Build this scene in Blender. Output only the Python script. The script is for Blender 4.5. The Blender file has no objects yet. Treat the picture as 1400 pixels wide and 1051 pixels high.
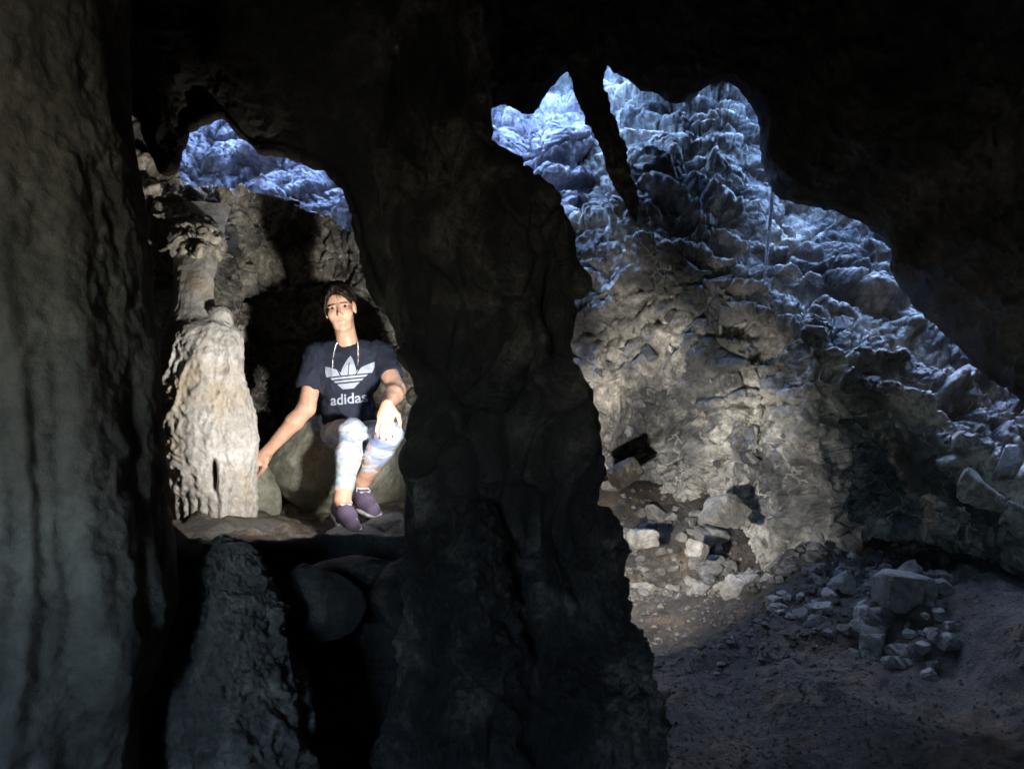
import bpy, bmesh, math, random
import numpy as np
from mathutils import Vector, Matrix
from mathutils.bvhtree import BVHTree

SC = bpy.context.scene
COL = SC.collection
R = math.radians
# ------------------------------------------------------------------ camera
F_PX, CAM_Z = 1212.0, 1.2          # focal length in photo pixels (1400 wide), eye height
cam_d = bpy.data.cameras.new('camera')
cam = bpy.data.objects.new('camera', cam_d)
COL.objects.link(cam)
cam.location = (0, 0, CAM_Z)
cam.rotation_euler = (R(90), 0, 0)
cam_d.sensor_width = 36
cam_d.lens = 36 * F_PX / 1400
cam_d.clip_start = 0.05
cam_d.clip_end = 200
SC.camera = cam
# ------------------------------------------------------------------ sky, sun, exposure
world = bpy.data.worlds.new('World')
SC.world = world
world.use_nodes = True
wn = world.node_tree
sky = wn.nodes.new('ShaderNodeTexSky')
sky.sky_type = 'NISHITA'
sky.sun_disc = False
sky.dust_density = 0.7
sky.ozone_density = 4.5
SUN_EL, SUN_AZ = 40, 0
sky.sun_elevation = R(SUN_EL)
sky.sun_rotation = R(SUN_AZ)
wn.links.new(sky.outputs[0], wn.nodes['Background'].inputs[0])
wn.nodes['Background'].inputs[1].default_value = 0.15
sun_d = bpy.data.lights.new('sun', 'SUN')
sun_d.energy = 0.5
sun_d.angle = R(12)
sun_d.color = (1.0, 0.95, 0.88)
sun = bpy.data.objects.new('sun', sun_d)
COL.objects.link(sun)
az = R(SUN_AZ)
sdir = Vector((math.sin(az) * math.cos(R(SUN_EL)), math.cos(az) * math.cos(R(SUN_EL)), math.sin(R(SUN_EL))))
sun.rotation_euler = sdir.to_track_quat('Z', 'Y').to_euler()
SC.view_settings.view_transform = 'Standard'
SC.view_settings.look = 'None'
SC.view_settings.gamma = 1
SC.view_settings.use_curve_mapping = False
SC.view_settings.exposure = 5.8
SC.render.engine = 'CYCLES'
SC.cycles.use_denoising = True
SC.cycles.max_bounces = 6
SC.cycles.diffuse_bounces = 3
SC.cycles.caustics_reflective = False
SC.cycles.caustics_refractive = False

# ------------------------------------------------------------------ small tools
def P(px, py, y):
    """photo pixel at distance y -> point in the cave (camera looks along +Y)"""
    return np.array([(px - 700) / F_PX * y, y, CAM_Z - (py - 525.5) / F_PX * y])

_G = np.array([(1,1,0),(-1,1,0),(1,-1,0),(-1,-1,0),(1,0,1),(-1,0,1),(1,0,-1),(-1,0,-1),
               (0,1,1),(0,-1,1),(0,1,-1),(0,-1,-1),(1,1,0),(-1,1,0),(0,-1,1),(0,-1,-1)], dtype=np.float32)

def _hash(ix, iy, iz, seed):
    h = (ix * 374761393 + iy * 668265263 + iz * 2147483647 + seed * 1274126177) & 0xffffffff
    h = ((h ^ (h >> 13)) * 1274126177) & 0xffffffff
    h = ((h ^ (h >> 16)) * 2246822519) & 0xffffffff
    return h ^ (h >> 15)

def perlin(p, seed=0):
    p = np.asarray(p, dtype=np.float64)
    pi = np.floor(p).astype(np.int64)
    pf = (p - pi).astype(np.float32)
    u = pf * pf * pf * (pf * (pf * 6 - 15) + 10)
    out = np.zeros(len(p), np.float32)
    for dx in (0, 1):
        wx = u[:, 0] if dx else 1 - u[:, 0]
        for dy in (0, 1):
            wy = u[:, 1] if dy else 1 - u[:, 1]
            for dz in (0, 1):
                wz = u[:, 2] if dz else 1 - u[:, 2]
                g = _G[_hash(pi[:, 0] + dx, pi[:, 1] + dy, pi[:, 2] + dz, seed) & 15]
                out += wx * wy * wz * (g[:, 0] * (pf[:, 0] - dx) + g[:, 1] * (pf[:, 1] - dy) + g[:, 2] * (pf[:, 2] - dz))
    return out

def fbm(p, octaves=4, gain=.5, lac=2.03, seed=0):
    out, a, q = 0, 1.0, np.asarray(p, dtype=np.float64)
    for i in range(octaves):
        out = out + a * perlin(q, seed + i * 17)
        q = q * lac + 7.3
        a *= gain
    return out

def ridged(p, octaves=4, gain=.55, lac=2.1, seed=0):
    out, a, q = 0, 1.0, np.asarray(p, dtype=np.float64)
    for i in range(octaves):
        n = 1 - np.abs(perlin(q, seed + i * 31)) * 2
        out = out + a * n * n
        q = q * lac + 3.1
        a *= gain
    return out

def worley(p, seed=0):
    """F1, F2 and a random number of the nearest cell"""
    p = np.asarray(p, dtype=np.float64)
    pi = np.floor(p).astype(np.int64)
    pf = (p - pi).astype(np.float32)
    f1 = np.full(len(p), 9, np.float32); f2 = f1.copy(); cid = np.zeros(len(p), np.int64)
    off = np.zeros((len(p), 3), np.float32)
    for dx in (-1, 0, 1):
        for dy in (-1, 0, 1):
            for dz in (-1, 0, 1):
                h = _hash(pi[:, 0] + dx, pi[:, 1] + dy, pi[:, 2] + dz, seed)
                o = np.stack([dx + (h & 1023) / 1023., dy + ((h >> 10) & 1023) / 1023., dz + ((h >> 20) & 1023) / 1023.], 1).astype(np.float32) - pf
                d = np.sqrt((o * o).sum(1))
                new = d < f1
                f2 = np.where(new, f1, np.minimum(f2, d))
                cid = np.where(new, h, cid)
                off = np.where(new[:, None], o, off)
                f1 = np.where(new, d, f1)
    return f1, f2, cid, off

def blocks(p, freq, seed, crack=.25, tilt=.5, step=.5):
    """broken, angular rock: every cell has its own height and tilt, joints recessed"""
    f1, f2, cid, off = worley(p * freq, seed)
    hgt = ((cid >> 3) & 255) / 255. - .5
    g = np.stack([((cid >> 5) & 255) / 255. - .5, ((cid >> 11) & 255) / 255. - .5, ((cid >> 17) & 255) / 255. - .5], 1)
    e = np.clip((f2 - f1) / .18, 0, 1)
    return step * hgt + tilt * (g * off).sum(1) - crack * (1 - e) ** 2

def stone_tone(p, freq, seed):
    """colour of the single stones of a wall: -1 dark stone .. +1 pale mineral crust in the joints"""
    f1, f2, cid, off = worley(p * freq, seed)
    c = ((cid >> 21) & 255) / 255. - .5
    return c * 1.1 + (1 - np.clip((f2 - f1) / .16, 0, 1)) * .35

def smooth(a, b, x):
    t = np.clip((x - a) / (b - a), 0, 1)
    return t * t * (3 - 2 * t)

def new_mesh(name, verts, faces):
    """fast mesh; faces is an (n,k) int array"""
    me = bpy.data.meshes.new(name)
    verts = np.asarray(verts, np.float32); faces = np.asarray(faces, np.int32)
    n, k = faces.shape
    me.vertices.add(len(verts)); me.vertices.foreach_set('co', verts.ravel())
    me.loops.add(n * k); me.loops.foreach_set('vertex_index', faces.ravel())
    me.polygons.add(n)
    me.polygons.foreach_set('loop_start', np.arange(0, n * k, k, dtype=np.int32))
    me.polygons.foreach_set('use_smooth', np.ones(n, bool))
    me.update(calc_edges=True)
    me.validate()
    return me

def link(name, me, mat=None, parent=None):
    o = bpy.data.objects.new(name, me)
    COL.objects.link(o)
    if mat is not None and me is not None and not me.materials:
        me.materials.append(mat)
    if parent is not None:
        o.parent = parent
    return o

def tag(o, label=None, cat=None, group=None, kind=None):
    if label: o['label'] = label
    if cat: o['category'] = cat
    if group: o['group'] = group
    if kind: o['kind'] = kind
    return o

def at_base(o):
    """move a top-level mesh's origin to its base"""
    me = o.data
    n = len(me.vertices); co = np.empty(n * 3, np.float32); me.vertices.foreach_get('co', co); co = co.reshape(-1, 3)
    b = np.array([(co[:, 0].min() + co[:, 0].max()) / 2, (co[:, 1].min() + co[:, 1].max()) / 2, co[:, 2].min()])
    me.vertices.foreach_set('co', (co - b).astype(np.float32).ravel()); me.update()
    o.location = b
    return o

def cr_weights(t, n):
    """Catmull-Rom weights: samples t in [0,n-1] of n control points"""
    W = np.zeros((len(t), n))
    i = np.minimum(t.astype(int), n - 2); f = t - i
    w = [(-.5 * f + f * f - .5 * f ** 3), (1 - 2.5 * f * f + 1.5 * f ** 3), (.5 * f + 2 * f * f - 1.5 * f ** 3), (-.5 * f * f + .5 * f ** 3)]
    for k in range(4):
        idx = np.clip(i + k - 1, 0, n - 1)
        np.add.at(W, (np.arange(len(t)), idx), w[k])
    return W

def spread(cs):
    """sample positions: segment i gets cs[i] samples"""
    return np.concatenate([i + np.arange(c) / c for i, c in enumerate(cs)] + [[len(cs)]])

def grid_faces(nv, nu, closed=False):
    i = np.arange(nv * nu).reshape(nv, nu)
    if closed:
        i = np.concatenate([i, i[:, :1]], 1)
    return np.stack([i[:-1, :-1].ravel(), i[:-1, 1:].ravel(), i[1:, 1:].ravel(), i[1:, :-1].ravel()], 1)

def grid_normals(S, closed=False):
    if closed:
        du = np.roll(S, -1, 1) - np.roll(S, 1, 1)
    else:
        du = np.gradient(S, axis=1)
    dv = np.gradient(S, axis=0)
    n = np.cross(du, dv)
    n /= np.linalg.norm(n, axis=2, keepdims=True) + 1e-9
    return n

def sheet(C, cu, cv, disp, wv=None):
    """rock face through the control grid C[row][col] (points), displaced along its normal; returns verts grid and normals"""
    C = np.array(C, float)
    U = cr_weights(spread(cu), C.shape[1]); V = cr_weights(spread(cv), C.shape[0])
    S = np.einsum('vr,rck,uc->vuk', V, C, U)
    N = grid_normals(S)
    mid = S - np.array([0, 0, CAM_Z])
    if (np.sum(N * mid, axis=2)).mean() > 0: N = -N
    d = disp(S.reshape(-1, 3), N.reshape(-1, 3)).reshape(S.shape[:2])
    if wv is not None: d = d * np.interp(spread(cv), range(len(wv)), wv)[:, None]
    S2 = S + N * d[..., None]
    return S2, N

def sheet_mesh(name, S, tone=None):
    me = new_mesh(name, S.reshape(-1, 3), grid_faces(S.shape[0], S.shape[1])[:, ::-1])
    if tone is not None:
        at = me.attributes.new('tone', 'FLOAT', 'POINT'); at.data.foreach_set('value', tone.astype(np.float32))
    return me

def column(rings, nu, cv, disp, ratio=.9, power=2.0):
    """closed column from rings (left px, right px, py, distance) of the photo's outline; ratio = depth / width"""
    C = []
    for l, r, py, y in rings:
        a, b = P(l, py, y), P(r, py, y)
        C.append([(a[0] + b[0]) / 2, y, a[2], abs(b[0] - a[0]) / 2])
    C = np.array(C)
    V = cr_weights(spread(cv), len(C))
    K = V @ C
    th = np.linspace(0, 2 * math.pi, nu, endpoint=False)
    c, s = np.cos(th), np.sin(th)
    c = np.sign(c) * np.abs(c) ** (2 / power); s = np.sign(s) * np.abs(s) ** (2 / power)
    S = np.zeros((len(K), nu, 3))
    S[..., 0] = K[:, 0, None] + K[:, 3, None] * c
    S[..., 1] = K[:, 1, None] + K[:, 3, None] * ratio * s
    S[..., 2] = K[:, 2, None]
    N = grid_normals(S, True)
    ctr = K[:, None, :3]
    if (np.sum(N * (S - ctr), axis=2)).mean() < 0: N = -N
    # top caps are narrow rings: keep their displacement small
    w = np.clip(K[:, 3] / .04, 0, 1)[:, None]
    d = disp(S.reshape(-1, 3), N.reshape(-1, 3)).reshape(S.shape[:2]) * w
    return S + N * d[..., None]

def column_mesh(name, S, flip=False):
    f = grid_faces(S.shape[0], S.shape[1], True)
    return new_mesh(name, S.reshape(-1, 3), f[:, ::-1] if flip else f)

# ------------------------------------------------------------------ materials
def mat(name, col=(.5, .5, .5), rough=.6, spec=.5):
    m = bpy.data.materials.new(name); m.use_nodes = True
    b = m.node_tree.nodes['Principled BSDF']
    b.inputs['Base Color'].default_value = (*col, 1)
    b.inputs['Roughness'].default_value = rough
    b.inputs['Specular IOR Level'].default_value = spec
    return m

def ramp(nt, stops):
    r = nt.nodes.new('ShaderNodeValToRGB')
    e = r.color_ramp.elements
    while len(e) < len(stops): e.new(.5)
    for el, (p, c) in zip(e, stops):
        el.position = p; el.color = (*c, 1) if len(c) == 3 else c
    return r

def rock_mat(name, dark, midc, light, scale=2.0, bump=.5, rough=.7, vein=None, vein_scale=6, vein_w=.03, spots=.5, stretch=(1, 1, 1), rust=None, fine=70, tone=None):
    m = mat(name, midc, rough, .4)
    nt = m.node_tree; L = nt.links.new; N = nt.nodes.new
    b = nt.nodes['Principled BSDF']
    geo = N('ShaderNodeNewGeometry')
    mp = N('ShaderNodeMapping'); mp.inputs['Scale'].default_value = stretch
    L(geo.outputs['Position'], mp.inputs[0])
    def noise(sc, det=8, rg=.6, dist=0, src=None):
        n = N('ShaderNodeTexNoise'); n.inputs['Scale'].default_value = sc; n.inputs['Detail'].default_value = det
        n.inputs['Roughness'].default_value = rg; n.inputs['Distortion'].default_value = dist
        L((src or mp).outputs[0], n.inputs['Vector']); return n
    n1 = noise(scale, 9, .68, .6)
    r1 = ramp(nt, [(.34, dark), (.5, midc), (.64, light)])
    L(n1.outputs[0], r1.inputs[0])
    n2 = noise(scale * 9, 6, .7, .3)
    r2 = ramp(nt, [(.36, (1 - spots,) * 3), (.56, (1, 1, 1)), (.72, (1 + spots * .5,) * 3)])
    L(n2.outputs[0], r2.inputs[0])
    mul = N('ShaderNodeMix'); mul.data_type = 'RGBA'; mul.blend_type = 'MULTIPLY'; mul.inputs[0].default_value = 1
    L(r1.outputs[0], mul.inputs[6]); L(r2.outputs[0], mul.inputs[7])
    out = mul.outputs[2]
    if tone:
        at = N('ShaderNodeAttribute'); at.attribute_name = 'tone'
        rt = ramp(nt, [(.12, tone[0]), (.45, tone[1]), (.62, tone[2]), (.95, tone[3])])
        mr = N('ShaderNodeMapRange'); mr.inputs[1].default_value = -1; mr.inputs[2].default_value = 1; L(at.outputs['Fac'], mr.inputs[0]); L(mr.outputs[0], rt.inputs[0])
        mt = N('ShaderNodeMix'); mt.data_type = 'RGBA'; mt.blend_type = 'MULTIPLY'; mt.inputs[0].default_value = 1; L(out, mt.inputs[6]); L(rt.outputs[0], mt.inputs[7])
        out = mt.outputs[2]
    if rust:
        n5 = noise(scale * .9 + .7, 5, .6, .4); r5 = ramp(nt, [(.5, (0, 0, 0)), (.66, (1, 1, 1))]); L(n5.outputs[0], r5.inputs[0])
        mx = N('ShaderNodeMix'); mx.data_type = 'RGBA'; L(r5.outputs[0], mx.inputs[0]); L(out, mx.inputs[6]); mx.inputs[7].default_value = (*rust, 1)
        out = mx.outputs[2]
    if vein:
        nd = noise(vein_scale * .8, 4, .6)
        add = N('ShaderNodeVectorMath'); add.operation = 'MULTIPLY_ADD'
        L(nd.outputs[1], add.inputs[0]); add.inputs[1].default_value = (.25, .25, .25); L(mp.outputs[0], add.inputs[2])
        vo = N('ShaderNodeTexVoronoi'); vo.feature = 'DISTANCE_TO_EDGE'; vo.inputs['Scale'].default_value = vein_scale
        L(add.outputs[0], vo.inputs['Vector'])
        rv = ramp(nt, [(0, (1, 1, 1)), (vein_w, (.6, .6, .6)), (vein_w * 2.4, (0, 0, 0))])
        L(vo.outputs['Distance'], rv.inputs[0])
        nm = noise(2.3, 3, .6); rm = ramp(nt, [(.45, (0, 0, 0)), (.6, (1, 1, 1))]); L(nm.outputs[0], rm.inputs[0])
        mm = N('ShaderNodeMath'); mm.operation = 'MULTIPLY'; L(rv.outputs[0], mm.inputs[0]); L(rm.outputs[0], mm.inputs[1])
        mx = N('ShaderNodeMix'); mx.data_type = 'RGBA'; L(mm.outputs[0], mx.inputs[0]); L(out, mx.inputs[6]); mx.inputs[7].default_value = (*vein, 1)
        out = mx.outputs[2]
    L(out, b.inputs['Base Color'])
    n3 = noise(22, 8, .7, .2); n4 = noise(fine, 5, .65)
    b1 = N('ShaderNodeBump'); b1.inputs['Strength'].default_value = bump; b1.inputs['Distance'].default_value = .03
    L(n3.outputs[0], b1.inputs['Height'])
    b2 = N('ShaderNodeBump'); b2.inputs['Strength'].default_value = bump * .8; b2.inputs['Distance'].default_value = .008
    L(n4.outputs[0], b2.inputs['Height']); L(b1.outputs[0], b2.inputs['Normal']); L(b2.outputs[0], b.inputs['Normal'])
    rr = N('ShaderNodeMapRange'); rr.inputs[3].default_value = rough - .25; rr.inputs[4].default_value = min(1, rough + .2)
    L(n2.outputs[0], rr.inputs[0]); L(rr.outputs[0], b.inputs['Roughness'])
    return m

M = {}
M['column_left'] = rock_mat('grey_flowstone', (.09, .073, .055), (.15, .122, .093), (.22, .182, .14), 2.6, .35, .75, spots=.35)
M['mottled'] = rock_mat('mottled_flowstone', (.045, .037, .029), (.11, .09, .07), (.25, .208, .165), 6, .5, .75, spots=.5)
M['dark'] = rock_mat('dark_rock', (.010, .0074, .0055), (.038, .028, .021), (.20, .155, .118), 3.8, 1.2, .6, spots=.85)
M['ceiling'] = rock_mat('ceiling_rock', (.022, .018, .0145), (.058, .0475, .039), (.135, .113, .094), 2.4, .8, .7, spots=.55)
M['calcite'] = rock_mat('pale_calcite', (.26, .24, .215), (.48, .455, .425), (.64, .62, .60), 3.2, .5, .78, spots=.35, rust=(.40, .33, .24))
M['niche'] = rock_mat('niche_rock', (.10, .095, .085), (.24, .225, .2), (.45, .42, .36), 3.0, .8, .7, spots=.6, vein=(.62, .58, .5), vein_scale=8, vein_w=.018, tone=[(.24, .25, .27), (.58, .585, .60), (1.05, 1.03, .99), (1.9, 1.82, 1.7)])
M['wall'] = rock_mat('wall_rock', (.10, .10, .10), (.205, .2, .192), (.40, .385, .36), 2.3, .9, .6, spots=.6, vein=(.40, .37, .33), vein_scale=5, vein_w=.014, tone=[(.24, .25, .27), (.58, .585, .60), (1.05, 1.03, .99), (1.9, 1.82, 1.7)])
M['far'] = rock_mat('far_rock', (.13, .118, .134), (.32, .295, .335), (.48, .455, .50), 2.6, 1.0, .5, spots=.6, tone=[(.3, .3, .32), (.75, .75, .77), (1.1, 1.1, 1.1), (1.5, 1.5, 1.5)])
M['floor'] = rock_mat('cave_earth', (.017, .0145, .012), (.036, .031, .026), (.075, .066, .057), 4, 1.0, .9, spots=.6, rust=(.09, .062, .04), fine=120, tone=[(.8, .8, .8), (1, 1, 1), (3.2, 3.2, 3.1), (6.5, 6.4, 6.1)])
M['stone'] = rock_mat('loose_stone', (.075, .07, .064), (.14, .132, .12), (.25, .235, .215), 4, .6, .75, spots=.45)
M['olive'] = rock_mat('olive_boulder', (.13, .13, .1), (.24, .24, .19), (.34, .33, .28), 4, .45, .7, spots=.35)

# ================================================================== THE CAVE
# ---- ceiling: one thick overhanging body; its lower edge is the outline of both openings
LIP = [(-420,-160,2.5,105),(-120,-40,2.6,100),(60,50,2.7,95),(150,100,2.8,90),(182,138,2.8,90),(212,190,2.8,86),(229,222,2.8,90),(244,186,2.85,95),
       (268,160,2.9,95),(300,150,2.9,92),(328,176,2.95,90),(355,197,3.0,90),(400,203,3.0,88),(440,222,3.0,85),(470,250,3.0,85),(486,290,3.0,86),
       (498,338,3.0,88),(518,400,3.0,90),(575,430,3.1,90),(638,330,3.15,90),(653,232,3.2,92),(662,150,3.3,92),(690,136,3.45,90),(725,150,3.6,90),
       (748,126,3.8,88),(776,90,4.0,85),(800,84,4.3,80),(822,82,4.6,76),(868,112,4.8,72),(930,138,4.8,68),(962,116,4.8,65),(1002,112,4.8,60),
       (1036,156,4.7,52),(1064,254,4.6,46),(1140,283,4.4,45),(1215,323,4.2,43),(1228,382,4.2,43),(1300,450,3.9,42),(1355,500,3.7,42),(1410,546,3.5,42),
       (1500,660,3.3,40),(1700,830,3.0,36),(2100,1080,2.7,30)]
def soften(a, sig):
    i = np.arange(len(a)); k = np.exp(-((i[:, None] - i) / sig) ** 2)
    return (k * np.array(a)).sum(1) / k.sum(1)
lx, ly, ld_, la = [np.array(v, float) for v in zip(*LIP)]
sx1, sy1, sa1 = soften(lx, 1.3), soften(ly, 1.6), soften(la, 2.0)
sx2, sy2, sa2 = soften(lx, 2.2), soften(ly, 3.5), soften(la, 3.0)
rows = [[] for _ in range(8)]
YB = []                                               # back edge of the ceiling along x (where the open shaft begins)
for i_, (px, py, d, ang) in enumerate(LIP):
    a = R(ang); ox, oy = math.cos(a), -math.sin(a)
    left = 1 - smooth(780, 980, px)
    db = d + (.5 - .22 * smooth(1050, 1200, px)) * (1 - left) + max(0, 5.25 - d) * left
    db = max(db, 5.95 * smooth(740, 830, px) * (1 - smooth(1030, 1062, px)))
    up = 8 + 26 * left
    p1 = P(px + ox * up, py + oy * up, db)
    top = np.array([p1[0], p1[1] - .05, 4.2 - .95 * smooth(1060, 1240, px)])
    YB.append((top[0], top[1]))
    mid = (p1 + top) / 2 + np.array([0, .06, 0])
    rows[0].append(top); rows[1].append(mid); rows[2].append(p1)
    rows[3].append(P(px + ox * 5, py + oy * 5, d + .22))
    rows[4].append(P(px, py, d))
    a1, a2 = R(sa1[i_]), R(sa2[i_])
    rows[5].append(P(sx1[i_] + math.cos(a1) * 85, min(py - 20, sy1[i_]) - math.sin(a1) * 85, d - .16))
    rows[6].append(P(sx2[i_] + math.cos(a2) * 330, min(py, sy2[i_]) - math.sin(a2) * 330, d - .5))
    q = P(sx2[i_] + math.cos(a2) * 900, sy2[i_] - math.sin(a2) * 900, max(1.2, d - 1.7)); q[2] = min(4.0, max(q[2], 2.2 if px < 1000 else 1.4))
    rows[7].append(q)
def d_ceiling(p, n):
    f1, f2, cid, off = worley(p * 3.1 + fbm(p * 2.5, 2, seed=5)[:, None] * .5, 11)
    return (.11 * fbm(p * 1.9, 3, seed=1) + .07 * (ridged(p * 4.2, 4, seed=2) - 1.0) + .03 * fbm(p * 15, 4, .6, seed=3)
            - .05 * np.clip(.35 - f1, 0, 1) * 2)
S, N_ = sheet(rows, [17] * (len(LIP) - 1), [8, 8, 26, 22, 62, 66, 30], d_ceiling, [1, .8, .3, .22, .22, .7, 1, 1])
ceiling = link('cave_ceiling', sheet_mesh('cave_ceiling', S), M['ceiling'])
tag(ceiling, 'dark overhanging cave ceiling above both openings', 'cave ceiling', kind='structure')

# ---- far rock wall beyond the openings, under the open shaft
far_cols = [-560, -100, 120, 240, 330, 420, 500, 580, 660, 740, 820, 900, 1000]
far_rows = [(-150, [7.8] * 13), (60, [7.5, 7.4, 7.3, 7.2, 7.2, 7.2, 7.2, 7.3, 7.5, 7.5, 7.6, 7.7, 7.8]),
            (150, [6.6, 6.5, 6.4, 6.4, 6.5, 6.5, 6.5, 6.6, 6.8, 6.7, 6.8, 7.0, 7.1]),
            (220, [6.3, 6.2, 6.1, 6.1, 6.3, 6.3, 6.2, 6.3, 6.5, 6.4, 6.6, 6.8, 7.0]),
            (300, [6.1, 6.0, 5.9, 5.9, 6.0, 6.0, 5.9, 6.0, 6.2, 6.0, 6.3, 6.6, 6.9]),
            (420, [5.9] * 10 + [6.2, 6.5, 6.8]), (720, [5.9] * 10 + [6.2, 6.5, 6.8])]
C = [[P(px, py, y) for px, y in zip(far_cols, ys)] for py, ys in far_rows]
def d_far(p, n):
    led = np.clip((p[:, 0] + .6) / .5, 0, 1)          # stepped ledges towards the right
    q = p + np.stack([fbm(p * 1.7, 2, seed=8)] * 3, 1) * .2
    st = (np.sin(q[:, 2] * 19 + 4 * fbm(q * 1.3, 3, seed=9)) ) 
    w1, w2, cid, off = worley(q * 4.3, 23)
    return (.15 * fbm(p * 1.6, 3, seed=21) + blocks(q, 2.4, 25, .05, .16, .14) + blocks(q, 6.0, 26, .025, .08, .045) + blocks(p, 14, 27, .012, .03, .015)
            + led * .06 * np.sign(st) * np.abs(st) ** .5 + .02 * fbm(p * 15, 4, .6, seed=24) - .14 * np.clip(.3 - w1, 0, 1))
S, N_ = sheet(C, [20, 18, 30, 40, 40, 36, 36, 36, 40, 40, 30, 16], [16, 50, 70, 70, 40, 14], d_far)
ft = S.reshape(-1, 3)
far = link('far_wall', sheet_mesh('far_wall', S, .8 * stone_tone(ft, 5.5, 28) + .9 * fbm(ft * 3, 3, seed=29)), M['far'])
tag(far, 'blue daylit rock wall beyond the openings', 'rock wall', kind='structure')

# ---- right wall: daylit slope above the ridge, lamplit face below it
RX = [700, 790, 830, 880, 940, 1000, 1060, 1110, 1180, 1250, 1330, 1420, 1600, 1950]
RW = [
 [(690,60,7.1),(770,40,7.2),(830,30,7.3),(890,20,7.3),(950,10,7.3),(1020,10,7.2),(1090,40,7.0),(1150,70,6.8),(1220,100,6.6),(1290,160,6.3),(1370,230,6.0),(1460,320,5.6),(1640,440,5.1),(1950,640,4.5)],
 [(695,180,6.9),(780,160,7.0),(835,120,6.9),(890,90,6.8),(960,80,6.6),(1020,100,6.4),(1080,200,6.2),(1140,262,6.0),(1210,320,5.7),(1280,410,5.4),(1350,490,5.1),(1440,560,4.8),(1620,680,4.4),(1950,850,3.9)],
 [(698,282,6.6),(786,274,6.5),(830,240,6.3),(885,190,6.1),(950,200,5.9),(1012,240,5.7),(1068,320,5.5),(1122,365,5.3),(1190,405,5.1),(1260,460,4.9),(1338,535,4.6),(1430,610,4.3),(1610,720,3.9),(1950,880,3.4)],
 [(700,300,6.0),(790,292,5.9),(830,286,5.75),(874,264,5.5),(940,326,5.2),(1000,394,5.0),(1060,432,4.82),(1108,452,4.55),(1180,485,4.5),(1250,545,4.3),(1330,620,4.05),(1420,690,3.8),(1600,790,3.5),(1950,920,3.0)],
 [(700,330,5.75),(790,325,5.65),(830,330,5.5),(880,330,5.25),(940,380,5.1),(1000,440,4.95),(1060,490,4.8),(1112,510,4.42),(1180,560,4.42),(1250,615,4.2),(1330,668,3.98),(1420,722,3.75),(1600,800,3.4),(1950,940,3.0)],
 [(700,480,5.6),(790,480,5.5),(830,480,5.4),(880,480,5.25),(940,490,5.1),(1000,530,4.85),(1060,570,4.75),(1125,600,4.35),(1195,620,4.85),(1255,655,4.75),(1332,695,4.35),(1420,745,3.9),(1600,800,3.5),(1950,960,3.0)],
 [(700,570,5.7),(790,575,5.6),(830,580,5.6),(880,590,5.6),(945,600,5.45),(1000,625,4.9),(1060,650,4.72),(1150,690,4.3),(1205,700,4.8),(1262,722,4.7),(1335,748,4.3),(1425,785,3.85),(1600,830,3.5),(1950,980,3.0)],
 [(700,640,5.75),(790,645,5.7),(830,650,5.65),(880,655,5.6),(950,665,5.35),(1005,690,4.95),(1062,722,4.72),(1170,765,4.25),(1214,785,4.4),(1268,800,4.3),(1338,818,4.0),(1430,840,3.7),(1600,880,3.4),(1950,1030,2.9)],
 [(700,760,5.6),(790,760,5.5),(830,765,5.4),(880,770,5.35),(950,775,5.1),(1005,790,4.75),(1062,820,4.5),(1175,860,4.05),(1220,880,4.1),(1275,890,4.0),(1345,910,3.75),(1435,940,3.5),(1605,990,3.2),(1950,1150,2.7)]]
C = [[P(*q) for q in r] for r in RW]
rw_nv = [20, 80, 90, 64, 44, 84, 70, 40]
def d_right(p, n):
    upf = smooth(.25, .75, n[:, 2])                    # the slope that faces the sky
    q = p + np.stack([fbm(p * 1.9, 2, seed=38), fbm(p * 1.9, 2, seed=39), fbm(p * 1.9, 2, seed=40)], 1) * .10
    d_right.q = q
    flow = ridged(p * np.array([5.5, 5.5, 1.6]), 3, seed=33) - 1
    st = np.sin(p[:, 2] * 30 + p[:, 0] * 9 + 5 * fbm(q * 1.2, 3, seed=36))
    lower = blocks(q, 2.6, 31, .045, .21, .12) + blocks(q, 6.2, 43, .03, .12, .05) + blocks(p, 15, 44, .012, .04, .016) + .012 * flow
    z2 = np.array([1, 1, 1.9])
    upper = blocks(q * z2, 2.2, 37, .05, .13, .10) + blocks(q * z2, 5.5, 45, .028, .07, .04) + blocks(p * z2, 13, 46, .012, .03, .014) + .05 * np.sign(st) * np.abs(st) ** .6
    return (.10 * fbm(p * 1.7, 3, seed=30) + (1 - upf) * lower + upf * upper + .016 * fbm(p * 16, 4, .6, seed=34))
S_right, N_right = sheet(C, [16, 30, 34, 44, 46, 44, 40, 46, 44, 46, 40, 24, 14], rw_nv, d_right)
rt_ = S_right.reshape(-1, 3)
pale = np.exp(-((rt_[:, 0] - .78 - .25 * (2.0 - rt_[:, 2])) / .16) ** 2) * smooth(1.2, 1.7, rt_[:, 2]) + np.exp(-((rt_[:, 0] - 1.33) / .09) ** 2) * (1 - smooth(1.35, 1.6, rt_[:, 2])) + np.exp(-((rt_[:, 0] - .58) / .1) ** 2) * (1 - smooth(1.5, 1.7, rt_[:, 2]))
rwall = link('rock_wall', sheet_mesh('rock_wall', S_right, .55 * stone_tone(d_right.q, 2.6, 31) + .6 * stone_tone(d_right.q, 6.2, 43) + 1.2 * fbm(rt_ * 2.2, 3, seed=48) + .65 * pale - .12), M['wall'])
tag(rwall, 'craggy right cave wall, daylit blue along its upper slope', 'rock wall', kind='structure')

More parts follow.
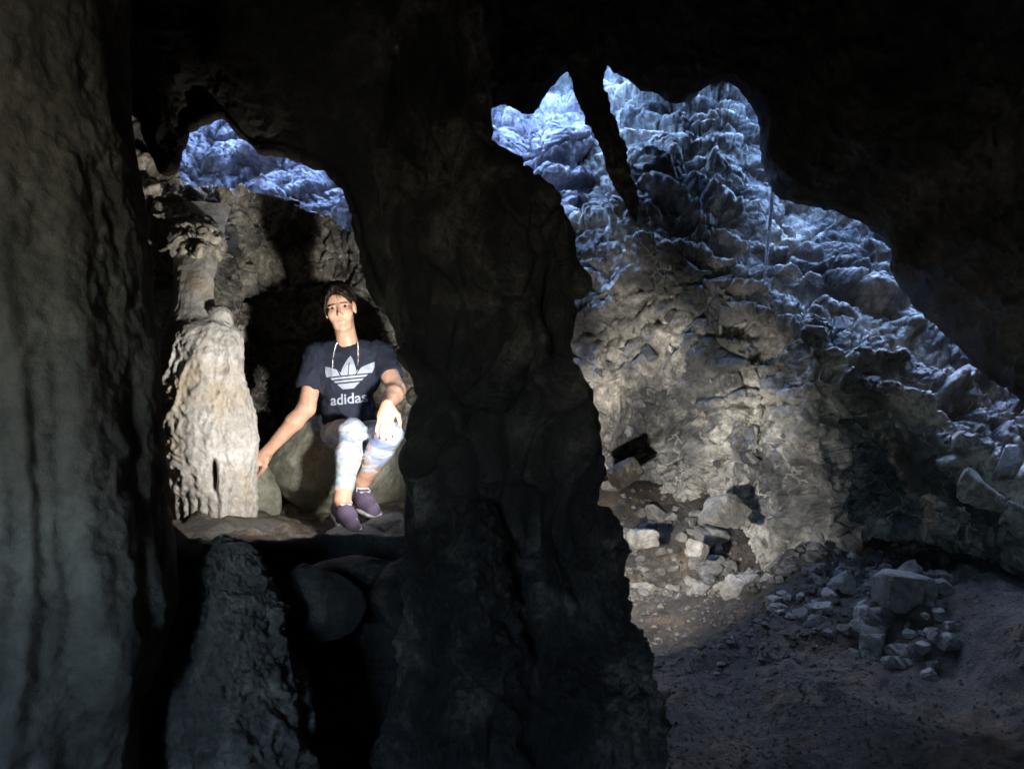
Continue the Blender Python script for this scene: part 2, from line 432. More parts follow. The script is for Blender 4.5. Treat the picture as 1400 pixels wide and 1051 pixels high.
# ---- niche wall behind the sitter
NW = [
 [(20,120,6.0),(110,170,6.0),(190,230,6.0),(240,300,6.0),(300,310,6.0),(350,318,6.0),(420,340,6.0),(480,380,5.9),(528,450,5.7),(600,480,5.4),(700,520,5.0)],
 [(20,30,4.7),(120,70,4.7),(190,160,4.75),(238,242,4.85),(295,252,5.0),(345,258,5.1),(420,284,5.1),(480,318,5.0),(526,384,4.8),(600,440,4.6),(690,500,4.4)],
 [(20,70,4.5),(120,110,4.5),(190,200,4.5),(240,280,4.45),(298,282,4.62),(345,284,5.02),(418,312,5.05),(476,346,4.95),(524,402,4.72),(600,460,4.5),(690,520,4.3)],
 [(20,250,4.4),(120,260,4.35),(195,290,4.3),(240,322,4.14),(298,332,4.24),(345,360,5.05),(418,380,5.2),(476,400,5.1),(524,430,4.7),(600,490,4.45),(690,540,4.25)],
 [(20,380,4.4),(120,390,4.35),(200,400,4.4),(245,400,4.3),(298,410,4.5),(345,440,5.1),(418,470,5.25),(476,480,5.15),(524,490,4.7),(600,530,4.45),(690,570,4.25)],
 [(20,560,4.4),(120,560,4.4),(200,560,4.6),(245,560,4.6),(298,560,4.7),(345,570,5.05),(418,580,5.2),(476,590,5.1),(524,600,4.7),(600,620,4.45),(690,630,4.25)],
 [(20,800,4.4),(120,800,4.4),(200,800,4.6),(245,800,4.6),(298,800,4.7),(345,800,5.0),(418,800,5.1),(476,800,5.0),(524,800,4.7),(600,800,4.45),(690,800,4.25)]]
C = [[P(*q) for q in r] for r in NW]
def d_niche(p, n):
    q = p + np.stack([fbm(p * 2.5, 2, seed=58)] * 3, 1) * .12
    hole = np.exp(-((p[:, 0] + 1.80) / .10) ** 2 - ((p[:, 2] - 1.58) / .11) ** 2)
    return (.06 * fbm(p * 2.0, 3, seed=50) + blocks(q, 3.8, 51, .035, .15, .06) + blocks(q, 9, 54, .025, .07, .03) + blocks(p, 20, 55, .01, .03, .012)
            + .012 * fbm(p * 18, 4, .6, seed=53) - .45 * hole)
S_niche, N_niche = sheet(C, [14, 26, 40, 44, 36, 44, 40, 40, 36, 20], [16, 24, 44, 50, 50, 40], d_niche, [.4, .45, .8, 1, 1, 1, 1])
nt_ = S_niche.reshape(-1, 3)
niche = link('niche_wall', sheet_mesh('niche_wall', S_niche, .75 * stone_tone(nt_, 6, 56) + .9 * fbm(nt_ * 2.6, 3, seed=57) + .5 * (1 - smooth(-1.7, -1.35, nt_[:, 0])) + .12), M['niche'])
tag(niche, 'concave niche wall behind the seated woman', 'rock wall', kind='structure')

# ---- single stones bedded in the walls (parts of the wall)
M['bedded'] = rock_mat('bedded_stone', (.07, .07, .072), (.12, .12, .122), (.2, .198, .195), 5, .5, .55, spots=.45)
def chip(seed):
    rs = np.random.RandomState(seed); bm = bmesh.new()
    n_ = rs.randint(5, 8); a_ = np.sort(rs.uniform(0, 2 * math.pi, n_)) ; r_ = rs.uniform(.75, 1.1, n_)
    for h_, k_ in ((-.5, 1.05), (.12, 1.0), (.30, .80)):
        for a, r in zip(a_, r_): bm.verts.new((math.cos(a) * r * k_ + rs.uniform(-.05, .05), math.sin(a) * r * k_ * .75 + rs.uniform(-.05, .05), h_ + rs.uniform(-.07, .07)))
    bm.verts.ensure_lookup_table()
    bmesh.ops.convex_hull(bm, input=bm.verts[:]); bmesh.ops.delete(bm, geom=[v for v in bm.verts if not v.link_faces], context='VERTS')
    me = bpy.data.meshes.new('stone'); bm.to_mesh(me); bm.free(); me.materials.append(M['bedded']); return me
chips = [chip(500 + k) for k in range(14)]
def bed(wall, S, count, seed, ok, sizes):
    rs = np.random.RandomState(seed); N = grid_normals(S); k = 0; used = []
    for _ in range(count * 60):
        i, j = rs.randint(4, S.shape[0] - 4), rs.randint(4, S.shape[1] - 4)
        c = S[i - 3:i + 4, j - 3:j + 4].reshape(-1, 3).mean(0)
        px, py = 700 + (c[0] / c[1]) * F_PX, 525.5 - (c[2] - CAM_Z) / c[1] * F_PX
        if not ok(px, py): continue
        r = sizes[min(int(rs.exponential(1.0)), len(sizes) - 1)] * rs.uniform(.8, 1.2)
        if any(np.linalg.norm(c - u) < (r + ru) * .8 for u, ru in used): continue
        n = N[i - 6 if i > 6 else 0:i + 7, j - 6 if j > 6 else 0:j + 7].reshape(-1, 3).mean(0); n /= np.linalg.norm(n) + 1e-9
        if n @ (c - np.array([0, 0, CAM_Z])) > 0: n = -n
        used.append((c, r))
        o = bpy.data.objects.new('stone', chips[rs.randint(14)]); COL.objects.link(o); o.parent = wall
        o.location = c + n * r * .02
        q = Vector(n + rs.normal(0, .16, 3)).to_track_quat('Z', 'Y')
        o.rotation_mode = 'QUATERNION'; o.rotation_quaternion = q @ Matrix.Rotation(rs.uniform(-.7, .7), 4, 'Z').to_quaternion()
        o.scale = (r, r, r * .55)
        k += 1
        if k >= count: break
bed(rwall, S_right, 150, 61, lambda px, py: 800 < px < 1390 and (py > 300 + max(0, px - 900) * .45) and py < 780, [.035, .05, .07, .10])
bed(niche, S_niche, 60, 62, lambda px, py: 175 < px < 345 and 150 < py < 480 or 345 <= px < 540 and 270 < py < 560, [.03, .04, .055])

# ---- ground: path, rubble slope on the right, raised ledge of the niche
GP = np.array([(-3,0,0),(0,0,0),(3,0,.05),(-3,2,0),(-.5,1.5,0),(.5,2,0),(2,2,.1),(.6,3,0),(.5,4,0),(1.4,3.2,.08),(.75,4.75,.03),(1.15,4.7,.17),(.5,5.1,.22),(1.1,5.05,.42),(.6,5.6,.62),(1.2,5.4,.6),
               (1.55,4.3,.36),(1.9,4.1,.36),(2.2,3.6,.34),(2.5,3.2,.3),(4,3,.35),(4,6,.6),(.2,5.6,.55),(0,7,.6),(3,7,.6),(-3,7,.6),(-3,5,.5)])
def ground_z(x, y):
    w = 1 / (((x[:, None] - GP[:, 0]) ** 2 + (y[:, None] - GP[:, 1]) ** 2) ** 1.6 + .004)
    z = (w * GP[:, 2]).sum(1) / w.sum(1)
    led = smooth(2.5, 2.85, y + .10 * np.sin(x * 5)) * (1 - smooth(-.35, -.05, x)) * smooth(-2.9, -2.3, x)
    ground_z.led = led
    return z * (1 - led) + (.60 + .095 * np.exp(-((y - 2.86 + .05 * np.sin(x * 6)) / .15) ** 2)) * led
vv = np.concatenate([np.linspace(-2.6, .55, 24)[:-1], .55 * (7.4 / .55) ** np.linspace(0, 1, 430)])
uu = np.linspace(-1.05, 1.35, 460)
Y = np.repeat(vv[:, None], len(uu), 1); X = uu[None] * (np.abs(Y) + 2.2 * (Y < 1.2) * (1.2 - Y) / 2 + .6)
p = np.stack([X.ravel(), Y.ravel(), np.zeros(X.size)], 1)
Z = ground_z(p[:, 0], p[:, 1])
rough = smooth(.0, .25, Z) * .6 + .4
f1, f2, cid, off = worley(p * 7, 71); g1, g2, gid, _ = worley(p * 17, 72)
Z = Z + .05 * fbm(p * 2.2, 3, seed=70) + rough * (.06 * np.clip(.42 - f1, 0, 1) * ((cid & 7) < 4) * 2 + .03 * np.clip(.4 - g1, 0, 1) * ((gid & 7) < 5) * 1.6) + .012 * fbm(p * 14, 4, .6, seed=73)
GRID_Z = Z
p[:, 2] = Z
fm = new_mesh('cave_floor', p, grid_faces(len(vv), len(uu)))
at_ = fm.attributes.new('tone', 'FLOAT', 'POINT')          # pale lime crust on the ledge, lamplit patch painted paler on the path, bare earth elsewhere
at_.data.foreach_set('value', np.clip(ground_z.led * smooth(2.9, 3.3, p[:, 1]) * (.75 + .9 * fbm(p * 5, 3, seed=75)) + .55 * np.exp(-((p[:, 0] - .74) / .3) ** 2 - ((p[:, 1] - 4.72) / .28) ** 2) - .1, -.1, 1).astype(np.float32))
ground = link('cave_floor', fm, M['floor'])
tag(ground, 'earthen cave floor rising into rubble and a ledge', 'cave floor', kind='structure')
GROUND_BVH = BVHTree.FromPolygons([tuple(v) for v in p], [tuple(f) for f in grid_faces(len(vv), len(uu)).tolist()])
def drop(x, y):
    h = GROUND_BVH.ray_cast(Vector((x, y, 3)), Vector((0, 0, -1)))
    return h[0].z if h[0] else 0.0

# ---- outer rock that closes the cave round the camera; open over the shaft and at an unseen mouth behind the camera, sized for fill light
def shell(name, o, a, b, na, nb, keep, label):
    o, a, b = map(np.array, (o, a, b))
    s, t = np.meshgrid(np.linspace(0, 1, na), np.linspace(0, 1, nb), indexing='ij')
    q = (o + s.reshape(-1, 1) * a + t.reshape(-1, 1) * b).astype(float)
    n = np.cross(a, b) / np.linalg.norm(np.cross(a, b))
    f = grid_faces(na, nb)
    c = q[f].mean(1)
    f = f[np.array([keep(*k) for k in c])]
    q = q + n * (.22 * fbm(q * .9, 4, seed=90))[:, None]
    ob = link(name, new_mesh(name, q, f), M['dark'])
    tag(ob, label, 'rock wall', kind='structure')
    return ob
YB = np.array(YB); YB = YB[np.argsort(YB[:, 0])]
mouth = lambda x, y, z: True
mouth_b = lambda x, y, z: not (-1.35 < x < -.65 and 1.15 < z < 1.8)
shell('outer_wall', (-3.6, -3, -.5), (0, 12.2, 0), (0, 0, 4.9), 70, 40, mouth, 'dark outer rock on the left')
shell('outer_wall', (5.2, -3, -.5), (0, 12.2, 0), (0, 0, 4.9), 50, 30, lambda *k: True, 'dark outer rock on the right')
shell('outer_wall', (-3.7, -2.9, -.5), (9, 0, 0), (0, 0, 5.7), 50, 30, mouth_b, 'dark outer rock behind the viewer with an unseen cave mouth sized for fill light')
shell('outer_wall', (-3.7, 8.8, -.5), (9, 0, 0), (0, 0, 5.2), 50, 30, lambda *k: True, 'dark outer rock beyond the shaft')
shell('outer_ceiling', (-3.7, -3, 4.1), (9, 0, 0), (0, 11, 0), 110, 130, lambda x, y, z: y < np.interp(x, YB[:, 0], YB[:, 1]) + .05 or (x > 2.6 and y < 4.2) or x > 3.9 or x < -2.5, 'dark rock roof over the cave')
shell('outer_floor', (-3.7, -3, -.6), (9, 0, 0), (0, 11, 0), 30, 30, lambda *k: True, 'bedrock under the cave floor')

# ================================================================== COLUMNS AND STALAGMITES
def d_left(p, n):
    low = 1 - smooth(.9, 1.9, p[:, 2])
    q = p + np.stack([fbm(p * np.array([2, 2, .8]), 2, seed=104)] * 3, 1) * .10
    th = q[:, 0] * 1.0 + q[:, 1] * .55
    fold = .5 + .35 * np.sin(th * 46 + 2.5 * fbm(p * np.array([1.5, 1.5, .5]), 2, seed=105)) + .16 * np.sin(th * 100 + 4 * fbm(p * np.array([1.8, 1.8, .6]), 2, seed=107))
    f1, f2, cid, off = worley(p * np.array([6, 6, 4]), 106)
    return (.055 * fbm(p * np.array([2.0, 2.0, .6]), 3, .45, seed=100) + (.003 + .022 * low) * (fold - .6) + .006 * (ridged(p * np.array([4, 4, .9]), 2, seed=101) - 1)
            + .008 * fbm(p * 7, 4, .5, seed=102) - .05 * np.clip(.28 - f1, 0, 1) * ((cid & 3) == 0) + .006 * fbm(p * 26, 3, .6, seed=103) - .03)
rings = [(-330,160,-420,1.95),(-330,178,-120,1.95),(-325,182,0,1.95),(-320,186,130,1.95),(-318,196,220,1.95),(-316,210,310,1.95),(-312,216,410,1.94),(-310,224,540,1.93),
         (-312,236,650,1.92),(-318,248,740,1.9),(-326,256,840,1.88),(-336,232,920,1.86),(-350,198,1000,1.84),(-360,192,1080,1.82),(-380,190,1250,1.8)]
S = column(rings, 420, [20, 20, 26, 24, 24, 28, 34, 32, 28, 30, 28, 28, 26, 16], d_left, .85)
o = link('flowstone_column', column_mesh('flowstone_column', S), M['column_left'])
tag(at_base(o), 'massive smooth grey flowstone column with vertical folds at the left edge', 'rock column')

def d_pillar(p, n):
    q = p + np.stack([fbm(p * 3, 2, seed=114)] * 3, 1) * .08
    f1, f2, cid, off = worley(q * np.array([5, 5, 3.2]), 116)
    rt = smooth(-.05, .2, p[:, 0])
    return (.06 * fbm(p * np.array([2.3, 2.3, 1.3]), 3, seed=110) + (.006 + .03 * rt) * (ridged(q * np.array([5, 5, 1.5]), 3, seed=111) - 1) + .07 * fbm(p * np.array([5, 5, 3]), 3, .5, seed=112)
            + blocks(q * np.array([1, 1, .6]), 9, 113, .02, .05, .02) - .05 * np.clip(.32 - f1, 0, 1) - .016)
rings = [(492,700,-300,2.62),(510,690,-60,2.62),(522,682,60,2.62),(510,676,170,2.6),(518,700,230,2.58),(526,745,262,2.56),(530,782,300,2.55),(534,806,345,2.55),(537,806,390,2.55),(540,796,440,2.55),(553,806,500,2.55),
         (567,822,570,2.55),(570,826,640,2.55),(571,822,700,2.54),(568,838,760,2.5),(562,850,830,2.46),(542,868,900,2.42),(527,880,960,2.4),(512,890,1100,2.4)]
S = column(rings, 420, [8, 16, 20, 16, 14, 16, 18, 18, 20, 22, 26, 26, 24, 24, 26, 26, 22, 14], d_pillar, .62, 2.3)
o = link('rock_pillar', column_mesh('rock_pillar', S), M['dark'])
tag(at_base(o), 'broad dark rock pillar in the middle between the two openings', 'rock pillar')

def lump(name, label, cat, rings, m, nu, cv, amp, seed, ratio=.9, vert=1.0, power=2.0):
    def d(p, n):
        f1, f2, cid, off = worley(p * 9, seed + 6)
        return amp * (.8 * fbm(p * np.array([4, 4, 4 * vert]), 3, seed=seed) + .5 * (ridged(p * np.array([9, 9, 9 * vert]), 4, seed=seed + 1) - 1)
                      + .22 * fbm(p * 22, 4, .65, seed=seed + 2) - .6 * np.clip(.3 - f1, 0, 1))
    S = column(rings, nu, cv, d, ratio, power)
    o = link(name, column_mesh(name, S), m)
    return tag(at_base(o), label, cat)

# lumps grown onto the foot of the pillar
lump('flowstone_mound', 'rounded dark flowstone mound at the left foot of the middle pillar', 'rock mound',
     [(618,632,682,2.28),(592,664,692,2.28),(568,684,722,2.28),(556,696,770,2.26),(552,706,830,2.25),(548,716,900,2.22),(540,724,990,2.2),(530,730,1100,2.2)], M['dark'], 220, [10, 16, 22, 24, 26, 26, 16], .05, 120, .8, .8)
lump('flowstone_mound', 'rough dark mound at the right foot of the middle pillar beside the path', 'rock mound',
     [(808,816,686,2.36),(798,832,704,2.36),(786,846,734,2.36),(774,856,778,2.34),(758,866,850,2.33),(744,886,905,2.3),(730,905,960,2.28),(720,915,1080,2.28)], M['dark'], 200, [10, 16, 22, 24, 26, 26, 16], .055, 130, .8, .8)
# foreground stalagmite
lump('stalagmite', 'squat mottled grey stalagmite at the bottom left in front of the ledge', 'stalagmite',
     [(304,312,740,2.15),(284,338,746,2.15),(268,352,768,2.15),(258,364,800,2.14),(250,378,840,2.12),(242,398,890,2.1),(232,418,940,2.08),(220,430,1000,2.06),(210,440,1070,2.05),(200,450,1240,2.05)], M['mottled'], 260, [10, 18, 22, 26, 30, 30, 30, 26, 16], .042, 140, .9, .6)
# pale stalagmite in the niche
def d_stal(p, n):
    left = 1 - smooth(-1.52, -1.30, p[:, 0])
    f1, f2, cid, off = worley(p * np.array([11, 11, 9]), 156)
    slit = np.exp(-((p[:, 0] + 1.277) / .010) ** 2 - ((p[:, 2] - .81) / .06) ** 4)
    low = 1 - smooth(.62, .8, p[:, 2])
    flute = np.abs(np.sin(p[:, 0] * 75 + 2 * fbm(p * 3, 2, seed=157)))
    up = 1 - smooth(1.32, 1.5, p[:, 2]) * .7
    return up * (.035 * fbm(p * np.array([4, 4, 1.5]), 3, seed=150) + left * (1 - smooth(1.25, 1.5, p[:, 2]) * .75) * (.028 * (ridged(p * np.array([9, 9, 6]), 3, seed=151) - .9) - .045 * np.clip(.35 - f1, 0, 1) * 1.4)
            + (1 - left) * .012 * (ridged(p * np.array([8, 8, 3]), 3, seed=152) - 1) + low * .014 * (flute - .6) + .007 * fbm(p * 24, 4, .6, seed=153) - .10 * slit)
rings = [(224,316,282,4.62),(230,308,304,4.5),(235,300,330,4.34),(237,297,356,4.22),(240,292,384,4.12),(239,292,410,4.05),(233,304,434,4.0),(227,322,450,3.97),(222,330,466,3.96),(219,335,492,3.95),(215,341,530,3.95),(214,351,575,3.95),(217,353,620,3.95),(224,351,660,3.95),(232,350,700,3.95),(236,350,760,3.95)]
S = column(rings, 300, [10, 10, 12, 12, 14, 12, 14, 16, 20, 26, 28, 28, 26, 26, 16, 8][:15], d_stal, .75, 2.2)
o = link('stalagmite', column_mesh('stalagmite', S), M['calcite'])
tag(at_base(o), 'tall pale calcite stalagmite lit brightly beside the seated woman', 'stalagmite')
lump('stalagmite', 'small pale knob on the shoulder of the bright stalagmite', 'stalagmite',
     [(296,304,418,3.98),(286,314,424,3.98),(280,320,440,3.97),(278,324,460,3.96),(276,328,490,3.95)], M['calcite'], 90, [8, 10, 12, 10], .02, 160)
# hanging blade of rock between the two right openings
def d_blade(p, n):
    return .03 * fbm(p * 4, 3, seed=170) + .02 * (ridged(p * 9, 3, seed=171) - 1)
rings = [(700,860,-80,3.7),(740,840,20,3.72),(770,826,75,3.75),(786,836,130,3.78),(806,846,180,3.8),(832,858,232,3.82),(850,868,268,3.84),(862,872,292,3.85),(868,871,304,3.85)]
S = column(rings, 120, [8, 14, 16, 16, 16, 14, 12, 8], d_blade, .8)
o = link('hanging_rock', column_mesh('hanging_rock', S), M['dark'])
tag(at_base(o), 'dark tapering blade of rock hanging slantwise between the right openings', 'hanging rock')

# ================================================================== LOOSE ROCKS
def stone_mesh(name, seed, planes=11, sub=3, rough=.03, size=(1, 1, 1), roundness=0.0, boxy=False):
    rs = np.random.RandomState(seed)
    bm = bmesh.new(); bmesh.ops.create_icosphere(bm, subdivisions=sub, radius=1)
    v = np.array([q.co for q in bm.verts]); f = np.array([[q.index for q in fc.verts] for fc in bm.faces]); bm.free()
    n = rs.normal(size=(planes, 3)); n /= np.linalg.norm(n, axis=1, keepdims=True)
    d = rs.uniform(.45, .8, planes)
    if boxy:                                              # broken block: six rough faces and a few chipped corners
        ax_ = np.concatenate([np.eye(3), -np.eye(3)]) + rs.normal(0, .16, (6, 3)); ax_ /= np.linalg.norm(ax_, axis=1, keepdims=True)
        n = np.concatenate([ax_, n[:4]]); d = np.concatenate([rs.uniform(.46, .66, 6), rs.uniform(.68, .82, 4)]); planes = 10
    r = np.full(len(v), 1.0)
    for k in range(planes):
        c = v @ n[k]
        r = np.where(c > .05, np.minimum(r, d[k] / np.maximum(c, .05)), r)
    r = r * (1 - roundness) + roundness * .85
    v = v * r[:, None]
    v = v * np.array(size)
    v = v + v * (rough * fbm(v * 3.5 + seed, 4, .6, seed=seed))[:, None] * 2
    v[:, 2] -= v[:, 2].min()
    me = new_mesh(name, v, f)
    if roundness < .3: me.polygons.foreach_set('use_smooth', np.zeros(len(f), bool))
    return me

def rock(label, px, py, y, w, h, seed, m, rot=(0, 0, 0), planes=11, sub=4, rnd=0.0, depth=None, sink=.0, name='rock', cat='rock', rough=.05, boxy=False):
    """a rock whose foot is at photo pixel (px,py), w x h pixels at distance y"""
    s = y / F_PX
    me = stone_mesh(name, seed, planes, sub, rough, (w * s / 1.55, (depth or w * .9) * s / 1.55, h * s / 1.5), rnd, boxy)
    o = link(name, me, m)
    b = P(px, py, y); b[2] -= sink
    o.location = b; o.rotation_euler = [R(a) for a in rot]
    return tag(o, label, cat)

rock('large smooth grey-green boulder the woman sits on', 475, 722, 4.36, 190, 138, 201, M['olive'], (0, 0, 15), 12, 5, .55, 170, name='boulder', cat='boulder')
rock('small rounded greenish boulder wedged behind the pale stalagmite', 352, 716, 4.12, 64, 78, 202, M['olive'], (0, 8, 40), 10, 4, .4, name='boulder', cat='boulder')
rock('flat grey slab lying in front of the pale stalagmite', 312, 752, 3.62, 150, 38, 203, M['stone'], (0, 4, 10), 12, 5, .2, 110)
rock('pale broken stone under the woman\'s forward shoe', 484, 744, 3.5, 76, 26, 204, M['stone'], (0, 0, 30), 9, 4, .1, 80)
rock('pale stone at the pillar foot right of the shoes', 526, 740, 3.62, 60, 34, 205, M['stone'], (0, 0, 70), 9, 4, .15)
rock('low dark rock on the lip of the ledge below the shoes', 455, 850, 2.55, 170, 80, 206, M['dark'], (0, 0, 20), 11, 5, .35, 70)
rock('dark block on the lip of the ledge beside the pillar foot', 548, 860, 2.5, 120, 90, 207, M['dark'], (0, 0, 50), 11, 5, .3, 70)
rock('rounded dim boulder in the shadow below the ledge', 436, 880, 2.35, 110, 92, 208, M['ceiling'], (0, 0, 10), 12, 5, .3, name='boulder', cat='boulder')
rock('dark angular block leaning at the foot of the far right wall beside the pillar', 862, 664, 5.05, 62, 46, 211, M['dark'], (8, -32, 20), 8, 3, 0, 40, boxy=True)
rock('big angular brown-grey block on top of the rubble slope', 992, 722, 4.72, 66, 54, 212, M['stone'], (0, 12, 35), 9, 3, 0, boxy=True)
rock('pale squarish block in the middle of the rubble', 884, 750, 4.72, 44, 32, 213, M['stone'], (0, -6, 10), 8, 3, 0, boxy=True)
rock('grey cube-like stone right of the pale squarish block', 950, 765, 4.55, 36, 34, 214, M['stone'], (0, 20, 50), 8, 3, 0, boxy=True)
rock('long flat slab lying across the lower rubble', 1018, 812, 4.2, 62, 30, 215, M['stone'], (0, -20, 25), 9, 3, 0, 40, boxy=True)
rock('dim boulder in the dark at the right wall foot', 1232, 836, 3.75, 80, 60, 216, M['stone'], (0, 0, 15), 10, 4, .2, name='boulder', cat='boulder', boxy=True)
rock('low flat rock on the dark floor right of the pillar foot', 868, 968, 2.75, 90, 36, 217, M['stone'], (0, 0, 5), 10, 4, .1)
rng = random.Random(5)
protos = [stone_mesh('loose_stone', 300 + k, 9, 3, .02, (1, rng.uniform(.7, 1), rng.uniform(.55, .9)), boxy=k % 3 > 0) for k in range(12)]
for me in protos: me.materials.append(M['stone'])
cnt = 0
for i in range(700):
    px = rng.uniform(825, 1300); t = rng.random()
    lo = np.interp(px, [825, 880, 1000, 1160, 1300], [660, 670, 725, 800, 830]); hi = np.interp(px, [825, 900, 1000, 1100, 1300], [720, 780, 840, 880, 900])
    py = lo + (hi - lo) * t
    y = np.interp(px, [825, 950, 1060, 1160, 1300], [5.5, 5.2, 4.6, 4.2, 3.9]) - t * np.interp(px, [825, 1000, 1300], [.7, .8, .6])
    x = (px - 700) / F_PX * y
    s = rng.choice([.02, .024, .03, .036, .044, .055, .075]) * rng.uniform(.8, 1.25)
    o = bpy.data.objects.new('loose_stone', protos[i % 12]); COL.objects.link(o)
    o.location = (x, y, drop(x, y) - s * .45); o.scale = (s, s, s)
    o.rotation_euler = (rng.uniform(-.5, .5), rng.uniform(-.5, .5), rng.uniform(0, 6.28))
    tag(o, 'small angular grey stone in the rubble at the foot of the right wall', 'stone', 'loose stones in the rubble slope')
    cnt += 1
    if cnt >= 285: break

# gravel and grit between the stones and on the path
rs = np.random.RandomState(77); ng = 7000
gy = rs.uniform(2.4, 5.5, ng); gx = rs.uniform(.12, .62, ng) * gy * rs.uniform(.6, 1.1, ng); gy += 0
octa = np.array([(1, 0, 0), (-1, 0, 0), (0, 1, 0), (0, -1, 0), (0, 0, .7), (0, 0, -.7)], float)
of = np.array([(0, 2, 4), (2, 1, 4), (1, 3, 4), (3, 0, 4), (2, 0, 5), (1, 2, 5), (3, 1, 5), (0, 3, 5)])
gz = np.array([drop(a, b) for a, b in zip(gx, gy)])
slope_ = (gy > 3.4 + .5 * np.abs(gx - 1.0)) & (rs.rand(ng) < .4)
gs = np.where(slope_, .008 + .018 * rs.uniform(0, 1, ng) ** 2, .003 + .009 * rs.uniform(0, 1, ng) ** 3)
th = rs.uniform(0, 6.28, ng); base = octa[None] * rs.uniform(.6, 1.3, (ng, 6, 1)) * gs[:, None, None]
gv_ = np.stack([base[..., 0] * np.cos(th)[:, None] - base[..., 1] * np.sin(th)[:, None] + gx[:, None], base[..., 0] * np.sin(th)[:, None] + base[..., 1] * np.cos(th)[:, None] + gy[:, None], base[..., 2] + gz[:, None] + gs[:, None] * .25], -1)
gm = new_mesh('gravel', gv_.reshape(-1, 3), (of[None] + 6 * np.arange(ng)[:, None, None]).reshape(-1, 3)); gm.polygons.foreach_set('use_smooth', np.zeros(ng * 8, bool))
M['grit'] = rock_mat('grit', (.035, .031, .027), (.07, .063, .056), (.14, .127, .115), 9, .3, .85, spots=.4)
tag(link('gravel', gm, M['grit']), 'loose gravel and grit on the cave path', kind='stuff')
# mineral ribs hanging over the blue slope
def rib(label, pts, r0, seed):
    pts = [P(*q) for q in pts]; V = cr_weights(np.linspace(0, len(pts) - 1, 40), len(pts)) @ np.array(pts)
    th = np.linspace(0, 2 * math.pi, 12, endpoint=False); t = np.linspace(0, 1, 40)
    r_ = r0 * (.5 + .9 * np.sin(math.pi * np.clip(t, .04, .98)) ** .6) * (1 + .35 * perlin(np.stack([t * 9 + seed, t * 0, t * 0], 1), seed))
    S = V[:, None] + np.stack([np.cos(th), np.sin(th) * 1.3, 0 * th], 1)[None] * r_[:, None, None]
    return tag(at_base(link('mineral_rib', column_mesh('mineral_rib', S), M['far'])), label, 'rock rib')
rib('long thin pale mineral rib standing against the blue slope', [(1050,186,5.3),(1054,225,5.2),(1056,270,5.1),(1050,330,5.05),(1046,386,5.0)], .008, 3)

